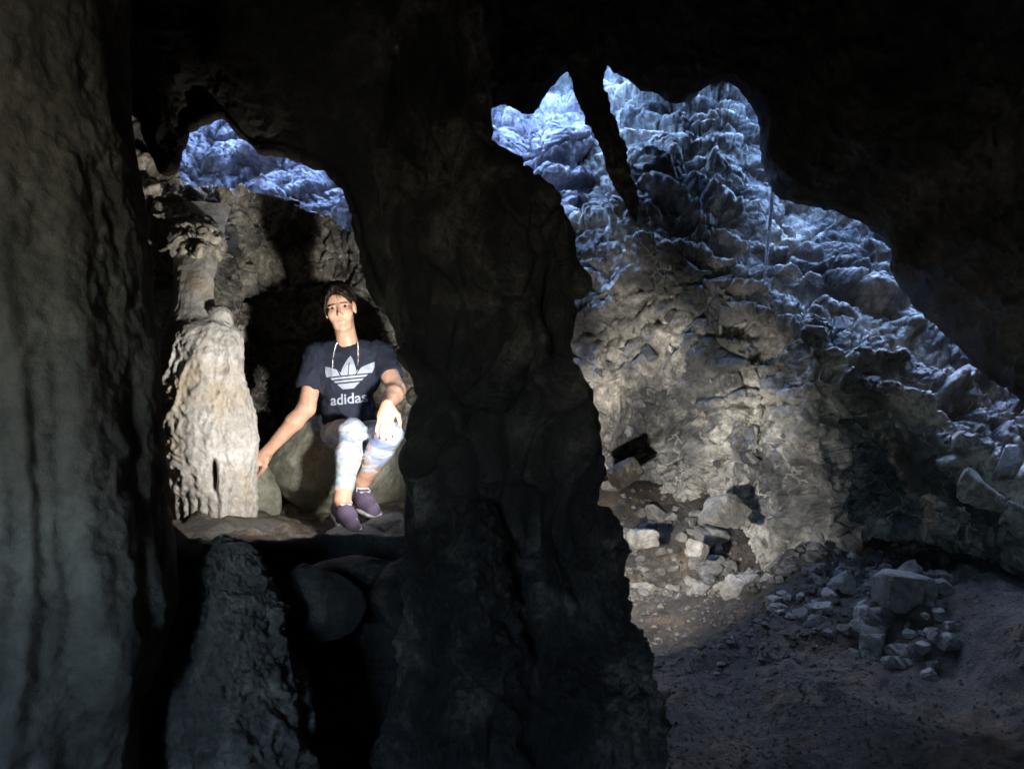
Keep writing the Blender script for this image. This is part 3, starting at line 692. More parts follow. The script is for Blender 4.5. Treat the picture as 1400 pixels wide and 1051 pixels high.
# ================================================================== PERSON (signed-distance sculpt, meshed with surface nets)
class Sculpt:
    def __init__(s, xs, ys, zs):
        s.x, s.y, s.z = [np.asarray(a, np.float32) for a in (xs, ys, zs)]
        s.D = np.full((len(xs), len(ys), len(zs)), .08, np.float32); s.hs = 1
    def _win(s, lo, hi):
        w = []
        for a, l, h in zip((s.x, s.y, s.z), lo, hi):
            w.append(slice(max(0, np.searchsorted(a, l)), min(len(a), np.searchsorted(a, h) + 1)))
        return tuple(w)
    def _pts(s, w):
        return np.stack(np.meshgrid(s.x[w[0]], s.y[w[1]], s.z[w[2]], indexing='ij'), -1)
    def _mix(s, w, d, k, cut=False):
        A = s.D[w]
        if cut:
            d = -d
            h = np.clip(.5 - .5 * (A - d) / k, 0, 1); s.D[w] = A * (1 - h) + d * h + k * h * (1 - h)
        else:
            h = np.clip(.5 + .5 * (A - d) / k, 0, 1); s.D[w] = A * (1 - h) + d * h - k * h * (1 - h)
    def cone(s, a, b, ra, rb, k=.012, cut=False, cap=None):
        a, b = np.array(a, np.float32), np.array(b, np.float32); ra, rb, k = ra * s.hs, rb * s.hs, k * s.hs
        m = max(ra, rb) + .085
        w = s._win(np.minimum(a, b) - m, np.maximum(a, b) + m)
        p = s._pts(w); ab = b - a; L2 = float((ab * ab).sum())
        h = ((p - a) @ ab) / L2
        t = np.clip(h, 0, 1)
        d = np.linalg.norm(p - a - t[..., None] * ab, axis=-1) - (ra + (rb - ra) * t)
        if cap is not None:                                  # flat end at b (a hem or cuff)
            d = np.maximum(d, (h - 1) * math.sqrt(L2))
        s._mix(w, d.astype(np.float32), k, cut)
    def ball(s, c, r, Rm=None, k=.012, cut=False):
        c = np.array(c, np.float32); r = np.array(r if np.ndim(r) else (r, r, r), np.float32) * s.hs; k = k * s.hs
        m = r.max() + .085
        w = s._win(c - m, c + m)
        q = s._pts(w) - c
        if Rm is not None: q = q @ np.array(Rm, np.float32)  # columns of Rm are the local axes
        k0 = np.linalg.norm(q / r, axis=-1); k1 = np.linalg.norm(q / (r * r), axis=-1) + 1e-6
        s._mix(w, (k0 * (k0 - 1) / k1).astype(np.float32), k, cut)
    def box(s, c, half, Rm, rnd=.01, k=.008, cut=False):
        c = np.array(c, np.float32); half = np.array(half, np.float32) - rnd
        m = float(np.linalg.norm(half)) + rnd + .06
        w = s._win(c - m, c + m)
        q = np.abs((s._pts(w) - c) @ np.array(Rm, np.float32)) - half
        d = np.linalg.norm(np.maximum(q, 0), axis=-1) + np.minimum(q.max(-1), 0) - rnd
        s._mix(w, d.astype(np.float32), k, cut)
    def mesh(s, name, org, mt=None, noise=None):
        D = s.D
        if noise is not None:
            near = np.argwhere(np.abs(D) < .02)
            pts = np.stack([s.x[near[:, 0]], s.y[near[:, 1]], s.z[near[:, 2]]], 1)
            D[near[:, 0], near[:, 1], near[:, 2]] -= noise(pts).astype(np.float32)
        I = (D < 0)
        cnt = np.zeros(tuple(n - 1 for n in D.shape), np.uint8)
        for dx in (0, 1):
            for dy in (0, 1):
                for dz in (0, 1):
                    cnt += I[dx:D.shape[0] - 1 + dx, dy:D.shape[1] - 1 + dy, dz:D.shape[2] - 1 + dz]
        cells = np.argwhere((cnt > 0) & (cnt < 8))
        idx = np.full(cnt.shape, -1, np.int32); idx[tuple(cells.T)] = np.arange(len(cells))
        cor = np.array([(a, b, c) for a in (0, 1) for b in (0, 1) for c in (0, 1)])
        vals = np.stack([D[cells[:, 0] + a, cells[:, 1] + b, cells[:, 2] + c] for a, b, c in cor], 1)
        acc = np.zeros((len(cells), 3)); n = np.zeros(len(cells))
        for i in range(8):
            for j in range(i + 1, 8):
                if np.abs(cor[i] - cor[j]).sum() == 1:
                    x = (vals[:, i] < 0) != (vals[:, j] < 0)
                    t = np.where(x, vals[:, i] / np.where(x, vals[:, i] - vals[:, j], 1), 0)
                    acc += x[:, None] * (cor[i] + t[:, None] * (cor[j] - cor[i])); n += x
        loc = acc / n[:, None]
        v = np.stack([a[cells[:, k]] + loc[:, k] * (a[cells[:, k] + 1] - a[cells[:, k]]) for k, a in enumerate((s.x, s.y, s.z))], 1)
        F = []
        for ax in range(3):
            sl0 = [slice(1, -1)] * 3; sl1 = [slice(1, -1)] * 3
            sl0[ax] = slice(0, -1); sl1[ax] = slice(1, None)
            A, B = I[tuple(sl0)], I[tuple(sl1)]
            e = np.argwhere(A != B); up = A[tuple(e.T)]
            c = e + 1; c[:, ax] = e[:, ax]
            o1, o2 = [(1, 2), (2, 0), (0, 1)][ax]
            def g(d1, d2):
                q = c.copy(); q[:, o1] += d1; q[:, o2] += d2
                return idx[tuple(q.T)]
            q = np.stack([g(-1, -1), g(0, -1), g(0, 0), g(-1, 0)], 1)
            q[~up] = q[~up][:, ::-1]
            F.append(q)
        F = np.concatenate(F); F = F[(F >= 0).all(1)]
        return new_mesh(name, v - org, F), v, F

def axis(lo, hi, step, fine=None):
    """grid line positions, denser between fine=(lo,hi,step)"""
    if not fine: return np.arange(lo, hi, step)
    return np.concatenate([np.arange(lo, fine[0], step), np.arange(fine[0], fine[1], fine[2]), np.arange(fine[1], hi, step)])

def unit(v): v = np.array(v, float); return v / np.linalg.norm(v)
J = dict(neck=P(476, 470, 4.10), chest=P(478, 512, 4.14), belly=P(474, 560, 4.20), hip=P(470, 592, 4.27),
         rs=P(434, 487, 4.12), ls=P(521, 484, 4.13), re=P(419, 558, 4.04), rw=P(366, 617, 4.02), le=P(542, 533, 3.95), lw=P(530, 554, 3.76),
         rh=P(452, 598, 4.27), rk=P(481, 590, 3.84), ra=P(468, 684, 3.62), lh=P(494, 598, 4.24), lk=P(532, 594, 3.74), la=P(496, 658, 3.86))
PO = np.array([J['hip'][0], J['hip'][1], .60])
HC = P(465, 423, 4.06); HS = .90
hf = unit([.12, -.98, -.05]); hu = unit([-.20, .02, .98]); hr = unit(np.cross(hu, -hf)) ; hr = unit(np.cross(-hf, hu)) * -1
hr = np.cross(hf, hu); hr = -hr if hr[0] < 0 else hr; hr = unit(hr); hu = unit(np.cross(hr, -hf)); hu = -hu if hu[2] < 0 else hu
HR = np.stack([hr, hf, hu], 1)                               # local axes: right of the picture, forward, up
def H(x, y, z): return HC + HR @ np.array([x, y, z]) * HS
M['skin'] = mat('skin', (.60, .36, .26), .5, .35)
nt = M['skin'].node_tree; b = nt.nodes['Principled BSDF']; b.inputs['Subsurface Weight'].default_value = .12; b.inputs['Subsurface Radius'].default_value = (.012, .005, .003); b.inputs['Subsurface Scale'].default_value = .6
tx = nt.nodes.new('ShaderNodeTexNoise'); tx.inputs['Scale'].default_value = 38; tx.inputs['Detail'].default_value = 5
rp = ramp(nt, [(.35, (.52, .29, .20)), (.55, (.60, .36, .26)), (.7, (.64, .40, .30))]); tc = nt.nodes.new('ShaderNodeTexCoord')
nt.links.new(tc.outputs['Object'], tx.inputs[0]); nt.links.new(tx.outputs[0], rp.inputs[0]); nt.links.new(rp.outputs[0], b.inputs['Base Color'])

fx = (HC[0] - .115, HC[0] + .125, .0022); fz = (HC[2] - .15, HC[2] + .15, .0022); fy = (HC[1] - .15, HC[1] + .06, .0026)
B = Sculpt(axis(-1.32, -.44, .0042, fx), axis(3.42, 4.48, .0045, fy), axis(.58, 1.72, .0042, fz))
# torso, hips, legs (clothed)
B.cone(J['hip'], J['belly'], .115, .10, .03); B.cone(J['belly'], J['chest'], .10, .105, .04)
B.cone(J['rs'] * .8 + J['ls'] * .2, J['ls'] * .8 + J['rs'] * .2, .052, .052, .05)
for s_ in 'rl':
    B.cone(J[s_ + 'h'], J[s_ + 'k'], .082, .054, .03); B.cone(J[s_ + 'k'], J[s_ + 'k'] * .6 + J[s_ + 'a'] * .4, .050, .052, .02)
    B.cone(J[s_ + 'k'] * .65 + J[s_ + 'a'] * .35, J[s_ + 'a'], .052, .033, .02)
    B.cone(J['%ss' % s_], J['%se' % s_], .047, .039, .03)
    m_ = J['%se' % s_] * .7 + J['%sw' % s_] * .3
    B.cone(J['%se' % s_], m_, .038, .039, .02); B.cone(m_, J['%sw' % s_], .039, .025, .02)
# neck
B.cone(J['neck'] + [0, .015, -.03], H(.004, -.012, -.04), .049, .045, .02)
B.cone(J['neck'] + [-.09, .02, -.035], J['neck'] + [.09, .02, -.035], .035, .035, .04)
# head
B.hs = HS
B.ball(H(0, -.012, .035), (.074, .092, .092), HR, .01)
B.ball(H(0, .030, -.035), (.055, .062, .078), HR, .03)
B.cone(H(-.020, .058, -.084), H(.020, .058, -.084), .019, .019, .03)      # jaw
B.ball(H(0, .077, -.098), .016, None, .022)                               # chin
for sx in (-1, 1):
    B.ball(H(sx * .037, .064, -.022), .022, None, .03)                   # cheek
    B.ball(H(sx * .031, .100, .010), (.018, .013, .011), HR, .010, True)  # eye socket
    B.cone(H(sx * .017, .080, .0195), H(sx * .045, .073, .0175), .0058, .0052, .004)  # upper lid
    B.cone(H(sx * .018, .080, -.0020), H(sx * .044, .073, -.0005), .0050, .0045, .004)  # lower lid
    B.ball(H(sx * .0092, .098, -.030), .0064, None, .006)                 # nostril wing
    B.ball(H(sx * .072, -.004, -.002), (.010, .019, .031), HR, .006)      # ear
    B.ball(H(sx * .080, .004, .000), (.006, .010, .018), HR, .004, True)
B.cone(H(0, .083, .020), H(0, .110, -.022), .0062, .0085, .012)           # nose
B.ball(H(0, .109, -.027), .0090, None, .008)
B.cone(H(-.019, .084, -.0535), H(.019, .084, -.0535), .0058, .0058, .008)  # upper lip
B.ball(H(0, .0885, -.053), .0062, None, .008)
B.cone(H(-.014, .084, -.0655), H(.014, .084, -.0655), .0066, .0066, .008)  # lower lip
B.cone(H(-.023, .0935, -.0595), H(.023, .0935, -.0595), .0022, .0022, .004, True)
B.hs = 1
# hands
def hand(wr, aim, back, side, spread_, curl, tsgn):
    """palm and five fingers; aim = finger direction, back = out of the back of the hand, side = towards the thumb"""
    aim, back = unit(aim), unit(back); side = unit(np.cross(aim, back)) * tsgn
    B.cone(wr, wr + aim * .030, .024, .025, .015)
    pc = wr + aim * .052
    Rm = np.stack([side, aim, back], 1)
    B.ball(pc, (.040, .050, .0145), Rm, .018)
    tips = []
    for k, (off, ln, r) in enumerate(((.028, .073, .0080), (.0095, .081, .0083), (-.0095, .075, .0080), (-.0275, .060, .0070))):
        p0 = wr + aim * (.083 - abs(off) * .25) + side * off
        d = unit(aim + side * off * spread_)
        ps = [p0]; c = 0
        for seg in (.45, .31, .24):
            c += curl * (1.0 if seg > .4 else 1.35)
            dd = unit(d * math.cos(c) - back * math.sin(c))
            ps.append(ps[-1] + dd * ln * seg)
        for i in range(3):
            B.cone(ps[i], ps[i + 1], r * (1 - .07 * i), r * (1 - .07 * (i + 1)), .004)
        tips.append((ps[3], unit(ps[3] - ps[2]), r))
    t0 = wr + aim * .022 + side * .026 - back * .004
    t1 = t0 + unit(side * .75 + aim * .8 - back * .25) * .034; t2 = t1 + unit(side * .3 + aim * 1 - back * .3) * .030; t3 = t2 + unit(aim * 1 - back * .3 + side * .05) * .024
    B.cone(t0, t1, .013, .0105, .012); B.cone(t1, t2, .0105, .0092, .004); B.cone(t2, t3, .0092, .0075, .004)
    tips.append((t3, unit(t3 - t2), .0085))
    return tips, back
tipsL, backL = hand(J['lw'], P(523, 596, 3.665) - J['lw'], [-.12, -.86, .5], None, 5.0, .13, -1)
tipsR, backR = hand(J['rw'], P(346, 633, 4.02) - J['rw'], [.25, -.75, .6], None, 6.0, .16, -1)
# feet inside the shoes
FOOT = {'r': (P(465, 700, 3.69), P(483, 719, 3.455)), 'l': (P(489, 684, 3.90), P(511, 698, 3.70))}
for s_ in 'rl':
    hp, tp = FOOT[s_]
    B.cone(J[s_ + 'a'], hp + [0, 0, .02], .032, .030, .02); B.cone(hp + [0, 0, .02], tp + [0, .02, .006], .030, .022, .02)
me, bv, bf = B.mesh('person', PO)
person = link('person', me, M['skin']); person.location = PO
tag(person, 'woman with dark short hair sitting on a boulder, one hand on the pale stalagmite', 'person')
BB = BVHTree.FromPolygons([tuple(v) for v in bv], [tuple(f) for f in bf.tolist()])
def on_face(x, z, sink=0.0):
    o_ = H(x, .25, z); hit = BB.ray_cast(Vector(o_), Vector(-hf)); return np.array(hit[0]) - hf * sink if hit[0] else H(x, .09, z)
def part(name, me, m, parent=None): return link(name, me, m, parent or person)

# hair: dark, parted fringe, tied back
M['hair'] = mat('dark_brown_hair', (.013, .008, .006), .6, .25)
h = Sculpt(np.arange(HC[0] - .14, HC[0] + .15, .0024), np.arange(HC[1] - .16, HC[1] + .16, .0026), np.arange(HC[2] - .12, HC[2] + .17, .0024))
h.hs = HS
h.ball(H(0, -.020, .043), (.083, .098, .097), HR, .01)
h.ball(H(0, -.060, -.010), (.070, .055, .075), HR, .03)
h.ball(H(-.008, .092, -.020), (.069, .062, .094), HR, .012, True)           # open face
h.ball(H(.074, .010, -.008), (.024, .026, .040), HR, .010, True)           # ear stays free
for a, b2, r0, r1 in (((-.014, .060, .112), (-.052, .066, .072), .012, .009), ((-.052, .066, .072), (-.072, .045, .018), .009, .007), ((-.072, .045, .020), (-.074, .026, -.040), .008, .004),
                      ((-.012, .060, .112), (.026, .080, .078), .014, .011), ((.026, .080, .078), (.058, .064, .046), .012, .009), ((.0, .058, .114), (.044, .068, .084), .018, .014), ((.044, .068, .084), (.068, .045, .040), .014, .008),
                      ((-.014, .066, .108), (-.028, .082, .070), .007, .003), ((.004, .074, .096), (.012, .0915, .058), .007, .003)):
    h.cone(H(*a), H(*b2), r0 * .62, r1 * .6, .010)
def n_hair(p):
    q = (p - HC) @ HR
    return .0014 * perlin(np.stack([q[:, 0] * 170 + q[:, 2] * 60, q[:, 1] * 40, q[:, 2] * 28], 1), 401)
hair = part('hair', h.mesh('hair', PO, noise=n_hair)[0], M['hair'])
# loose strands combed from the parting over the cap and fringe
rs = np.random.RandomState(12); sv = []; sf = []
EC, ER = np.array([0, -.018, .042]), np.array([.088, .106, .103])
for k in range(1500):
    d0 = unit([-.12 + rs.normal(0, .05), rs.uniform(-.5, .62), 1.0])
    side_ = 1 if rs.rand() < .55 else -1
    if rs.rand() < .42:                                         # fringe
        e = unit([rs.uniform(.0, .9), 1.0, rs.uniform(-.05, .38)]) if side_ > 0 else unit([rs.uniform(-.9, -.55), .85, rs.uniform(-.15, .35)])
    else:
        e = unit([side_ * 1.0, rs.uniform(-1.0, .22), rs.uniform(-.45, .15)])
    ln_ = rs.uniform(.75, 1.0); n_s = 9; off_ = rs.uniform(.0, .05)
    w_ = rs.uniform(.0007, .0013)
    for i in range(n_s):
        t = i / (n_s - 1) * ln_
        q = unit(d0 * (1 - t) + e * t + np.array([.06, .05, .03]) * math.sin(t * 3 + k) * .5)
        q = EC + q * ER * (1.0 + off_ * math.sin(math.pi * min(1, t + .12)))
        r_ = w_ * (1 - .8 * i / (n_s - 1))
        for a_ in range(3):
            an = a_ * 2.094
            sv.append(H(*(q + np.array([math.cos(an), math.sin(an) * .6, math.sin(an) * .8]) * r_)) - PO)
    b0 = k * n_s * 3
    for i in range(n_s - 1):
        for a_ in range(3):
            sf.append((b0 + i * 3 + a_, b0 + i * 3 + (a_ + 1) % 3, b0 + i * 3 + 3 + (a_ + 1) % 3, b0 + i * 3 + 3 + a_))
tag(part('hair_strands', new_mesh('hair_strands', np.array(sv), np.array(sf)), M['hair'], hair), kind='stuff')
# eyes and brows
def ball_mesh(name, c, r, sub=3, sc=None, Rm=None):
    bm = bmesh.new(); bmesh.ops.create_icosphere(bm, subdivisions=sub, radius=1)
    v = np.array([q.co for q in bm.verts]); f = np.array([[q.index for q in fc.verts] for fc in bm.faces]); bm.free()
    v = v * r * (np.array(sc) if sc is not None else 1)
    if Rm is not None: v = v @ np.array(Rm).T
    return new_mesh(name, v + c - PO, f)
M['eye'] = mat('eye_white', (.32, .29, .27), .35); M['iris'] = mat('dark_iris', (.03, .018, .012), .15); M['brow'] = mat('eyebrow', (.05, .03, .022), .7)
look = unit(np.array([0, 0, 1.2]) - HC) ; look = unit(look * .6 + hf * .4)
for sx in (-1, 1):
    ec = H(sx * .031, .0715, .0085)
    e = part('eye', ball_mesh('eye', ec, .0125 * HS), M['eye'])
    part('iris', ball_mesh('iris', ec + look * .0062, .0082 * HS), M['iris'], e)
    bp = [on_face(sx * (.013 + .0105 * k), .0255 + (.000, .0025, .0035, .001)[k], .0016) for k in range(4)]
    E = Sculpt(np.arange(HC[0] - .1, HC[0] + .1, .0018), np.arange(HC[1] - .14, HC[1], .0018), np.arange(HC[2], HC[2] + .08, .0018))
    E.hs = HS
    for k in range(3): E.cone(bp[k], bp[k + 1], .0034 - .0004 * k, .0030 - .0005 * k, .002)
    part('eyebrow', E.mesh('eyebrow', PO)[0], M['brow'])
# lips and nails
M['lip'] = mat('lips', (.46, .19, .16), .4); M['nail'] = mat('red_nail', (.16, .04, .04), .2)
part('lips', ball_mesh('lips', H(0, .0872, -.0600), .001 * HS, 3, (23, 6.2, 9.0), HR), M['lip'])
for tips, bk in ((tipsL, backL), (tipsR, backR)):
    for t, d, r in tips:
        s_ = unit(np.cross(d, bk)); bk2 = unit(np.cross(s_, d)); bk2 = bk2 if bk2 @ bk > 0 else -bk2
        part('fingernail', ball_mesh('fingernail', t + bk2 * r * .62 + d * .001, .001, 2, (4.6, 6.0, 2.4), np.stack([s_, d, bk2], 1)), M['nail'])

# t-shirt
M['shirt'] = mat('navy_cotton', (.018, .022, .040), .85, .3)
T = Sculpt(np.arange(-1.08, -.42, .0042), np.arange(3.86, 4.44, .0045), np.arange(.80, 1.47, .0042))
T.cone(J['chest'] + [-.052, 0, .02], J['chest'] + [.052, 0, .02], .108, .108, .03)
T.cone(J['chest'], J['belly'] + [.004, -.01, 0], .118, .116, .05)
T.cone(J['belly'] + [.004, -.01, 0], P(482, 596, 4.16), .118, .118, .04)
T.cone(J['rs'] * .86 + J['ls'] * .14, J['ls'] * .86 + J['rs'] * .14, .060, .060, .045)
T.cone(J['rs'], P(421, 532, 4.08), .064, .060, .03, cap=1)
T.cone(J['ls'], P(536, 515, 4.03), .062, .057, .03, cap=1)
T.cone(J['neck'] + [-.05, .02, -.035], J['neck'] + [.05, .02, -.035], .052, .052, .04)
T.ball(H(.004, .01, -.125), (.064, .072, .058), None, .008, True)               # neck opening
def n_shirt(p):
    q = p - J['belly']
    w = np.clip((1.22 - p[:, 2]) / .2, 0.15, 1)
    return w * .014 * perlin(np.stack([q[:, 0] * 10, q[:, 1] * 8, q[:, 2] * 26 + q[:, 0] * 14], 1), 410) + .004 * perlin(q * 22, 411) + .005 * ridged(np.stack([q[:, 0] * 14 + q[:, 2] * 7, q[:, 1] * 7, q[:, 2] * 9 - q[:, 0] * 5], 1), 2, seed=412) - .004
tm, tv, tf = T.mesh('t_shirt', PO, noise=n_shirt)
shirt = part('t_shirt', tm, M['shirt'])
TB = BVHTree.FromPolygons([tuple(v) for v in tv], [tuple(f) for f in tf.tolist()])
def on_shirt(px, py, lift=.0016):
    q = P(px, py, 4.0)                                       # x and z of the print's place on the chest, pressed straight back onto the cloth
    hit = TB.ray_cast(Vector((q[0], 3.0, q[2])), Vector((0, 1, 0)))
    if hit[0] is None: return None
    return np.array(hit[0]) - np.array([0, lift, 0])
M['print'] = mat('white_print', (.34, .38, .47), .7)
# three-leaf emblem cut by stripes, printed on the chest
def leaf(u, v, x0, y0, ang, ln, wd):
    c, s_ = math.cos(ang), math.sin(ang)
    a = (u - x0) * s_ + (v - y0) * c; w = (u - x0) * c - (v - y0) * s_
    t = np.clip(a / ln, 0, 1)
    return (np.abs(w) < wd * (np.sin(math.pi * t ** .80)) ** .85) & (a > 0) & (a < ln)
n_ = 230
gu, gv = np.meshgrid(np.linspace(-36, 36, n_), np.linspace(-12, 42, n_), indexing='ij')     # photo pixels, v up
m_ = leaf(gu, gv, 0, -10, 0, 50, 11.5) | leaf(gu, gv, 2.5, -8, R(44), 50, 11.0) | leaf(gu, gv, -2.5, -8, R(-44), 50, 11.0)
core = np.abs(gu) < 7 + (gv + 9) * 1.05
m_ &= (gv > 10.2) | core
m_ |= core & (gv < 10.2) & (gv > -8.5)
gap = (np.abs(gv - 11.2) < 1.0) | (np.abs(gv - 6.2) < 1.0) | (np.abs(gv - 1.2) < 1.0)
m_ &= ~(gap)
m_ &= ~((np.abs(gu - gv * 0.0) < .55) & (gv > 12) & (gv < 30)) & (gv > -8)
m_ &= ~((np.abs(np.abs(gu) - (gv * .60 + 3.6)) < 1.0) & (gv > 10) & (gv < 25))
tl = R(6)
qx = 474.5 + .95 * ( gu * math.cos(tl) + gv * math.sin(tl) * .6); qy = 524 - .95 * (gv * math.cos(tl) + gu * math.sin(tl))
ids = -np.ones((n_, n_), int); ev = []; ef = []
def vid(i, j):
    if ids[i, j] < 0:
        h_ = on_shirt(qx[i, j], qy[i, j])
        if h_ is None: return None
        ids[i, j] = len(ev); ev.append(h_ - PO)
    return ids[i, j]
for i in range(n_ - 1):
    for j in range(n_ - 1):
        if m_[i, j]:
            q = [vid(i, j), vid(i + 1, j), vid(i + 1, j + 1), vid(i, j + 1)]
            if None not in q: ef.append(q)
part('emblem', new_mesh('emblem', np.array(ev), np.array(ef)), M['print'], shirt)
# the word under it
cu = bpy.data.curves.new('lettering', 'FONT'); cu.body = 'adidas'; cu.size = 1; cu.align_x = 'CENTER'; cu.offset = .018; cu.resolution_u = 4
tmp = bpy.data.objects.new('lettering', cu); COL.objects.link(tmp)
dg = bpy.context.evaluated_depsgraph_get(); lm = bpy.data.meshes.new_from_object(tmp.evaluated_get(dg)); bpy.data.objects.remove(tmp); bpy.data.curves.remove(cu)
bm = bmesh.new(); bm.from_mesh(lm); bmesh.ops.triangulate(bm, faces=bm.faces); bmesh.ops.subdivide_edges(bm, edges=bm.edges, cuts=1); bmesh.ops.triangulate(bm, faces=bm.faces)
wid = max(v.co.x for v in bm.verts) - min(v.co.x for v in bm.verts)
k_ = 50 / wid
for v in bm.verts:
    u, w = v.co.x * k_, v.co.y * k_ * 1.0
    h_ = on_shirt(473 + u * math.cos(tl), 552 - w - u * math.sin(tl))
    v.co = (h_ if h_ is not None else P(476 + u, 552 - w, 4.05)) - PO
bm.to_mesh(lm); bm.free(); lm.name = 'lettering'
part('lettering', lm, M['print'], shirt)

# leggings: white with washed blue and mint patches
M['leggings'] = mat('tie_dye_jersey', (.7, .7, .75), .8, .3)
nt = M['leggings'].node_tree; b = nt.nodes['Principled BSDF']; tc = nt.nodes.new('ShaderNodeTexCoord')
def tn(sc, off, stops, dist=.8):
    mp = nt.nodes.new('ShaderNodeMapping'); mp.inputs['Location'].default_value = off; mp.inputs['Scale'].default_value = (1, 1, 1.7); nt.links.new(tc.outputs['Object'], mp.inputs[0])
    t = nt.nodes.new('ShaderNodeTexNoise'); t.inputs['Scale'].default_value = sc; t.inputs['Detail'].default_value = 3; t.inputs['Distortion'].default_value = dist
    nt.links.new(mp.outputs[0], t.inputs[0]); r_ = ramp(nt, stops); nt.links.new(t.outputs[0], r_.inputs[0]); return r_
base = tn(9, (0, 0, 0), [(.40, (.29, .31, .41)), (.50, (.44, .44, .48)), (.62, (.50, .48, .50))])
mint = tn(8, (3, 1, 2), [(.54, (0, 0, 0)), (.62, (1, 1, 1))]); blue = tn(9, (7, 4, 1), [(.50, (0, 0, 0)), (.60, (1, 1, 1))])
m1 = nt.nodes.new('ShaderNodeMix'); m1.data_type = 'RGBA'; nt.links.new(mint.outputs[0], m1.inputs[0]); nt.links.new(base.outputs[0], m1.inputs[6]); m1.inputs[7].default_value = (.32, .42, .41, 1)
m2 = nt.nodes.new('ShaderNodeMix'); m2.data_type = 'RGBA'; nt.links.new(blue.outputs[0], m2.inputs[0]); nt.links.new(m1.outputs[2], m2.inputs[6]); m2.inputs[7].default_value = (.20, .24, .38, 1)
nt.links.new(m2.outputs[2], b.inputs['Base Color'])
G = Sculpt(np.arange(-.98, -.44, .0042), np.arange(3.55, 4.42, .0045), np.arange(.62, 1.10, .0042))
G.cone(J['rh'], J['lh'], .118, .118, .02)
for s_, cut in (('r', .90), ('l', .80)):
    k_, a_ = J[s_ + 'k'], J[s_ + 'a']
    G.cone(J[s_ + 'h'], k_, .088, .060, .025); G.cone(k_, k_ * .62 + a_ * .38, .057, .0575, .02)
    G.cone(k_ * .66 + a_ * .34, k_ * (1 - cut) + a_ * cut, .0575, .041, .02, cap=1)
def n_leg(p): return .003 * perlin(p * np.array([16, 16, 44]), 420) + .003 * ridged(p * np.array([10, 10, 34]), 2, seed=421) - .005
part('leggings', G.mesh('leggings', PO, noise=n_leg)[0], M['leggings'])

# trainers
M['shoe'] = mat('purple_mesh_fabric', (.15, .115, .185), .75, .3); M['sole'] = mat('pale_rubber_sole', (.66, .63, .66), .6); M['lace'] = mat('lace', (.62, .58, .66), .8); M['collar'] = mat('shoe_collar', (.42, .38, .45), .8)
for s_ in 'rl':
    hp, tp = FOOT[s_]; hp = hp.copy(); tp = tp.copy()
    f = unit(tp - hp); r_ = unit(np.cross(f, [0, 0, 1])); u = np.cross(r_, f); Rm = np.stack([r_, f, u], 1); Ln = np.linalg.norm(tp - hp)
    def Q(x, y, z): return hp + r_ * x + f * y * Ln + u * z
    lo, hi = np.minimum(hp, tp) - .1, np.maximum(hp, tp) + .1; hi[2] += .06
    st = .003
    W = Sculpt(np.arange(lo[0], hi[0], st), np.arange(lo[1], hi[1], st), np.arange(lo[2], hi[2], st))
    W.cone(Q(0, .0, .012), Q(0, .55, .006), .036, .040, .01); W.cone(Q(0, .5, .006), Q(0, .97, -.006), .041, .032, .015)
    W.cone(Q(0, .02, .015), Q(0, .04, .058), .035, .033, .015); W.cone(Q(0, .15, .045), Q(0, .62, .018), .030, .026, .02)
    W.ball(Q(0, .06, .098), (.027, .030, .026), Rm, .006, True)
    W.box(Q(0, .5, -.075), (.09, .2, .05), Rm, .005, .004, True)
    sh = part('shoe', W.mesh('shoe', PO)[0], M['shoe'])
    W = Sculpt(W.x, W.y, W.z)
    for yy, hw in ((.0, .033), (.14, .035), (.28, .034), (.42, .036), (.56, .040), (.70, .042), (.84, .039), (.97, .032)):
        W.ball(Q(0, yy, -.016), (hw + .006, .030, .017), Rm, .012)
    W.box(Q(0, .5, -.078), (.09, .2, .05), Rm, .004, .003, True)
    part('sole', W.mesh('sole', PO)[0], M['sole'], sh)
    W = Sculpt(W.x, W.y, W.z)
    for k in range(4):
        yy, zz = .34 + .09 * k, .073 - .0115 * k
        W.cone(Q(-.020, yy, zz - .006), Q(.020, yy + .05, zz - .006), .0034, .0034, .002); W.cone(Q(.020, yy, zz - .006), Q(-.020, yy + .05, zz - .006), .0034, .0034, .002)
    for sx in (-1, 1): W.cone(Q(0, .32, .066), Q(sx * .024, .27, .068), .003, .003, .002); W.cone(Q(sx * .024, .27, .068), Q(sx * .030, .36, .056), .003, .003, .002)
    part('laces', W.mesh('laces', PO)[0], M['lace'], sh)
    W = Sculpt(W.x, W.y, W.z)
    for k in range(14):
        t0, t1 = 2 * math.pi * k / 14, 2 * math.pi * (k + 1) / 14
        W.cone(Q(.031 * math.cos(t0), .06 + .15 * math.sin(t0), .076), Q(.031 * math.cos(t1), .06 + .15 * math.sin(t1), .076), .006, .006, .003)
    part('collar', W.mesh('collar', PO)[0], M['collar'], sh)
# bead necklace hanging in two strands over the shirt
M['bead'] = mat('silver_bead', (.22, .21, .20), .25); M['bead'].node_tree.nodes['Principled BSDF'].inputs['Metallic'].default_value = .6
bmn = bmesh.new()
path = [(462, 462), (456, 470), (454, 482), (453, 494), (453.5, 502), (457, 509), (465, 514), (473, 515), (480, 513), (486, 507), (488, 498), (487.5, 486), (487, 474), (484, 464)]
pts = []
for (a0, b0), (a1, b1) in zip(path[:-1], path[1:]):
    for k in range(4): pts.append((a0 + (a1 - a0) * k / 4, b0 + (b1 - b0) * k / 4))
for k, (a0, b0) in enumerate(pts):
    if 16 < k < 40 and k % 4: continue
    h_ = on_shirt(a0, b0, .003)
    if h_ is None: continue
    bmesh.ops.create_icosphere(bmn, subdivisions=1, radius=.0026 if k % 3 else .0036, matrix=Matrix.Translation(Vector(h_ - PO)))
nm = bpy.data.meshes.new('necklace'); bmn.to_mesh(nm); bmn.free()
part('necklace', nm, M['bead'])

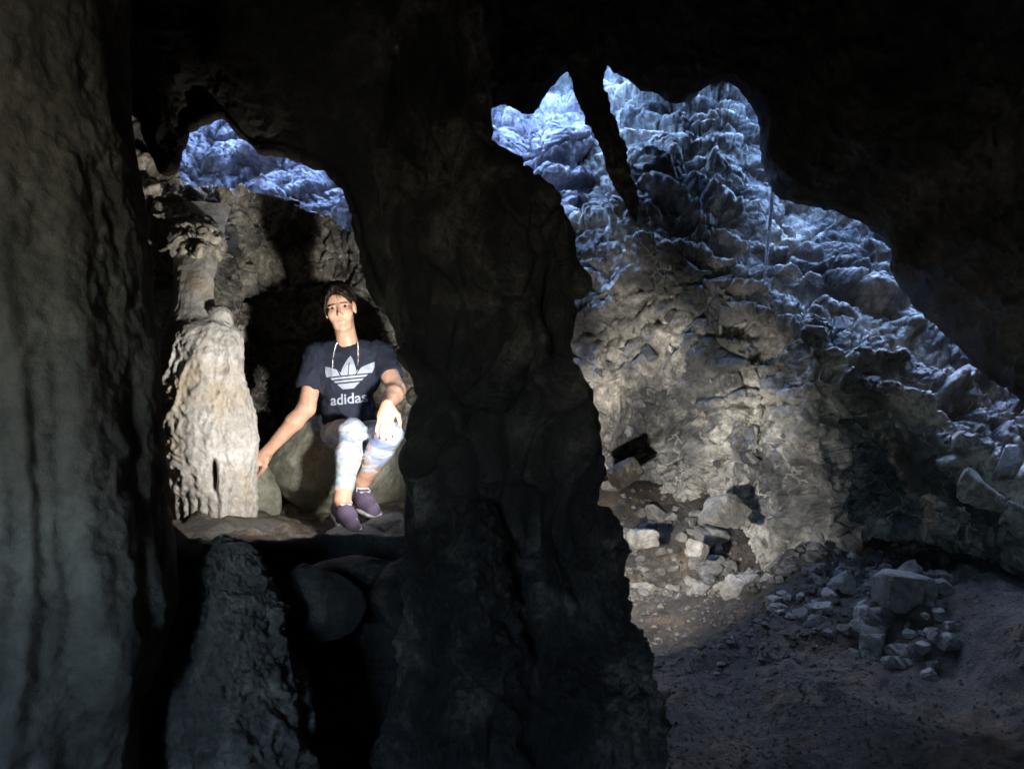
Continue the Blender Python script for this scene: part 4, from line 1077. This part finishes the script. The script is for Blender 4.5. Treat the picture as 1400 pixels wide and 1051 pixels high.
# ================================================================== TWO TORCHES behind the pillar (niche, right chamber)
M['torch'] = mat('black_aluminium', (.03, .03, .032), .35); M['glass'] = mat('lit_lens', (.9, .9, .9), .3)
g = M['glass'].node_tree.nodes['Principled BSDF']; g.inputs['Emission Color'].default_value = (1, .86, .68, 1); g.inputs['Emission Strength'].default_value = 1.5
def lathe(name, prof, aim, n=24):
    v = []
    x = unit(np.cross(aim, [0, 0, 1])); z = np.cross(x, aim)
    for d, r_ in prof:
        for k in range(n):
            t = 2 * math.pi * k / n; v.append(aim * d + (x * math.cos(t) + z * math.sin(t)) * r_)
    return new_mesh(name, np.array(v), grid_faces(len(prof), n, True))
def torch(loc, az_, el_, watt, cone, blend, label):
    aim = np.array([math.sin(R(az_)) * math.cos(R(el_)), math.cos(R(az_)) * math.cos(R(el_)), math.sin(R(el_))])
    tr = link('torch_light', lathe('torch_light', [(-.20, .0005), (-.20, .016), (-.07, .016), (-.06, .022), (-.03, .026), (0, .030), (.0, .026), (-.008, .025)], aim), M['torch'])
    tr.location = loc
    tag(tr, label, 'torch')
    link('lens', lathe('lens', [(-.006, .0005), (-.006, .025)], aim), M['glass'], tr)
    ld = bpy.data.lights.new('torch_beam', 'SPOT'); ld.energy = watt; ld.spot_size = R(cone); ld.spot_blend = blend; ld.shadow_soft_size = .03; ld.color = (1, .965, .90)
    lo_ = bpy.data.objects.new('torch_beam', ld); COL.objects.link(lo_); lo_.parent = tr; lo_.location = aim * .035
    lo_.rotation_euler = Vector(-aim).to_track_quat('Z', 'Y').to_euler()
rock('dark knob of rock behind the pillar carrying the torch', 598, 800, 2.9, 100, 178, 230, M['dark'], (0, 0, 10), 10, 4, .4, 60)
torch(P(588, 604, 3.02), -46, 20, 2.3, 124, 1.0, 'lit black hand torch on a rock behind the pillar, aimed at the woman')
rock('dark knob of rock at the back right foot of the pillar carrying the second torch', 790, 905, 2.99, 84, 128, 231, M['dark'], (0, 0, 40), 10, 4, .4, 60)
torch(P(794, 772, 3.24), 17, -1, 5.6, 80, 1.0, 'lit black hand torch on a low rock behind the pillar, aimed at the right wall')
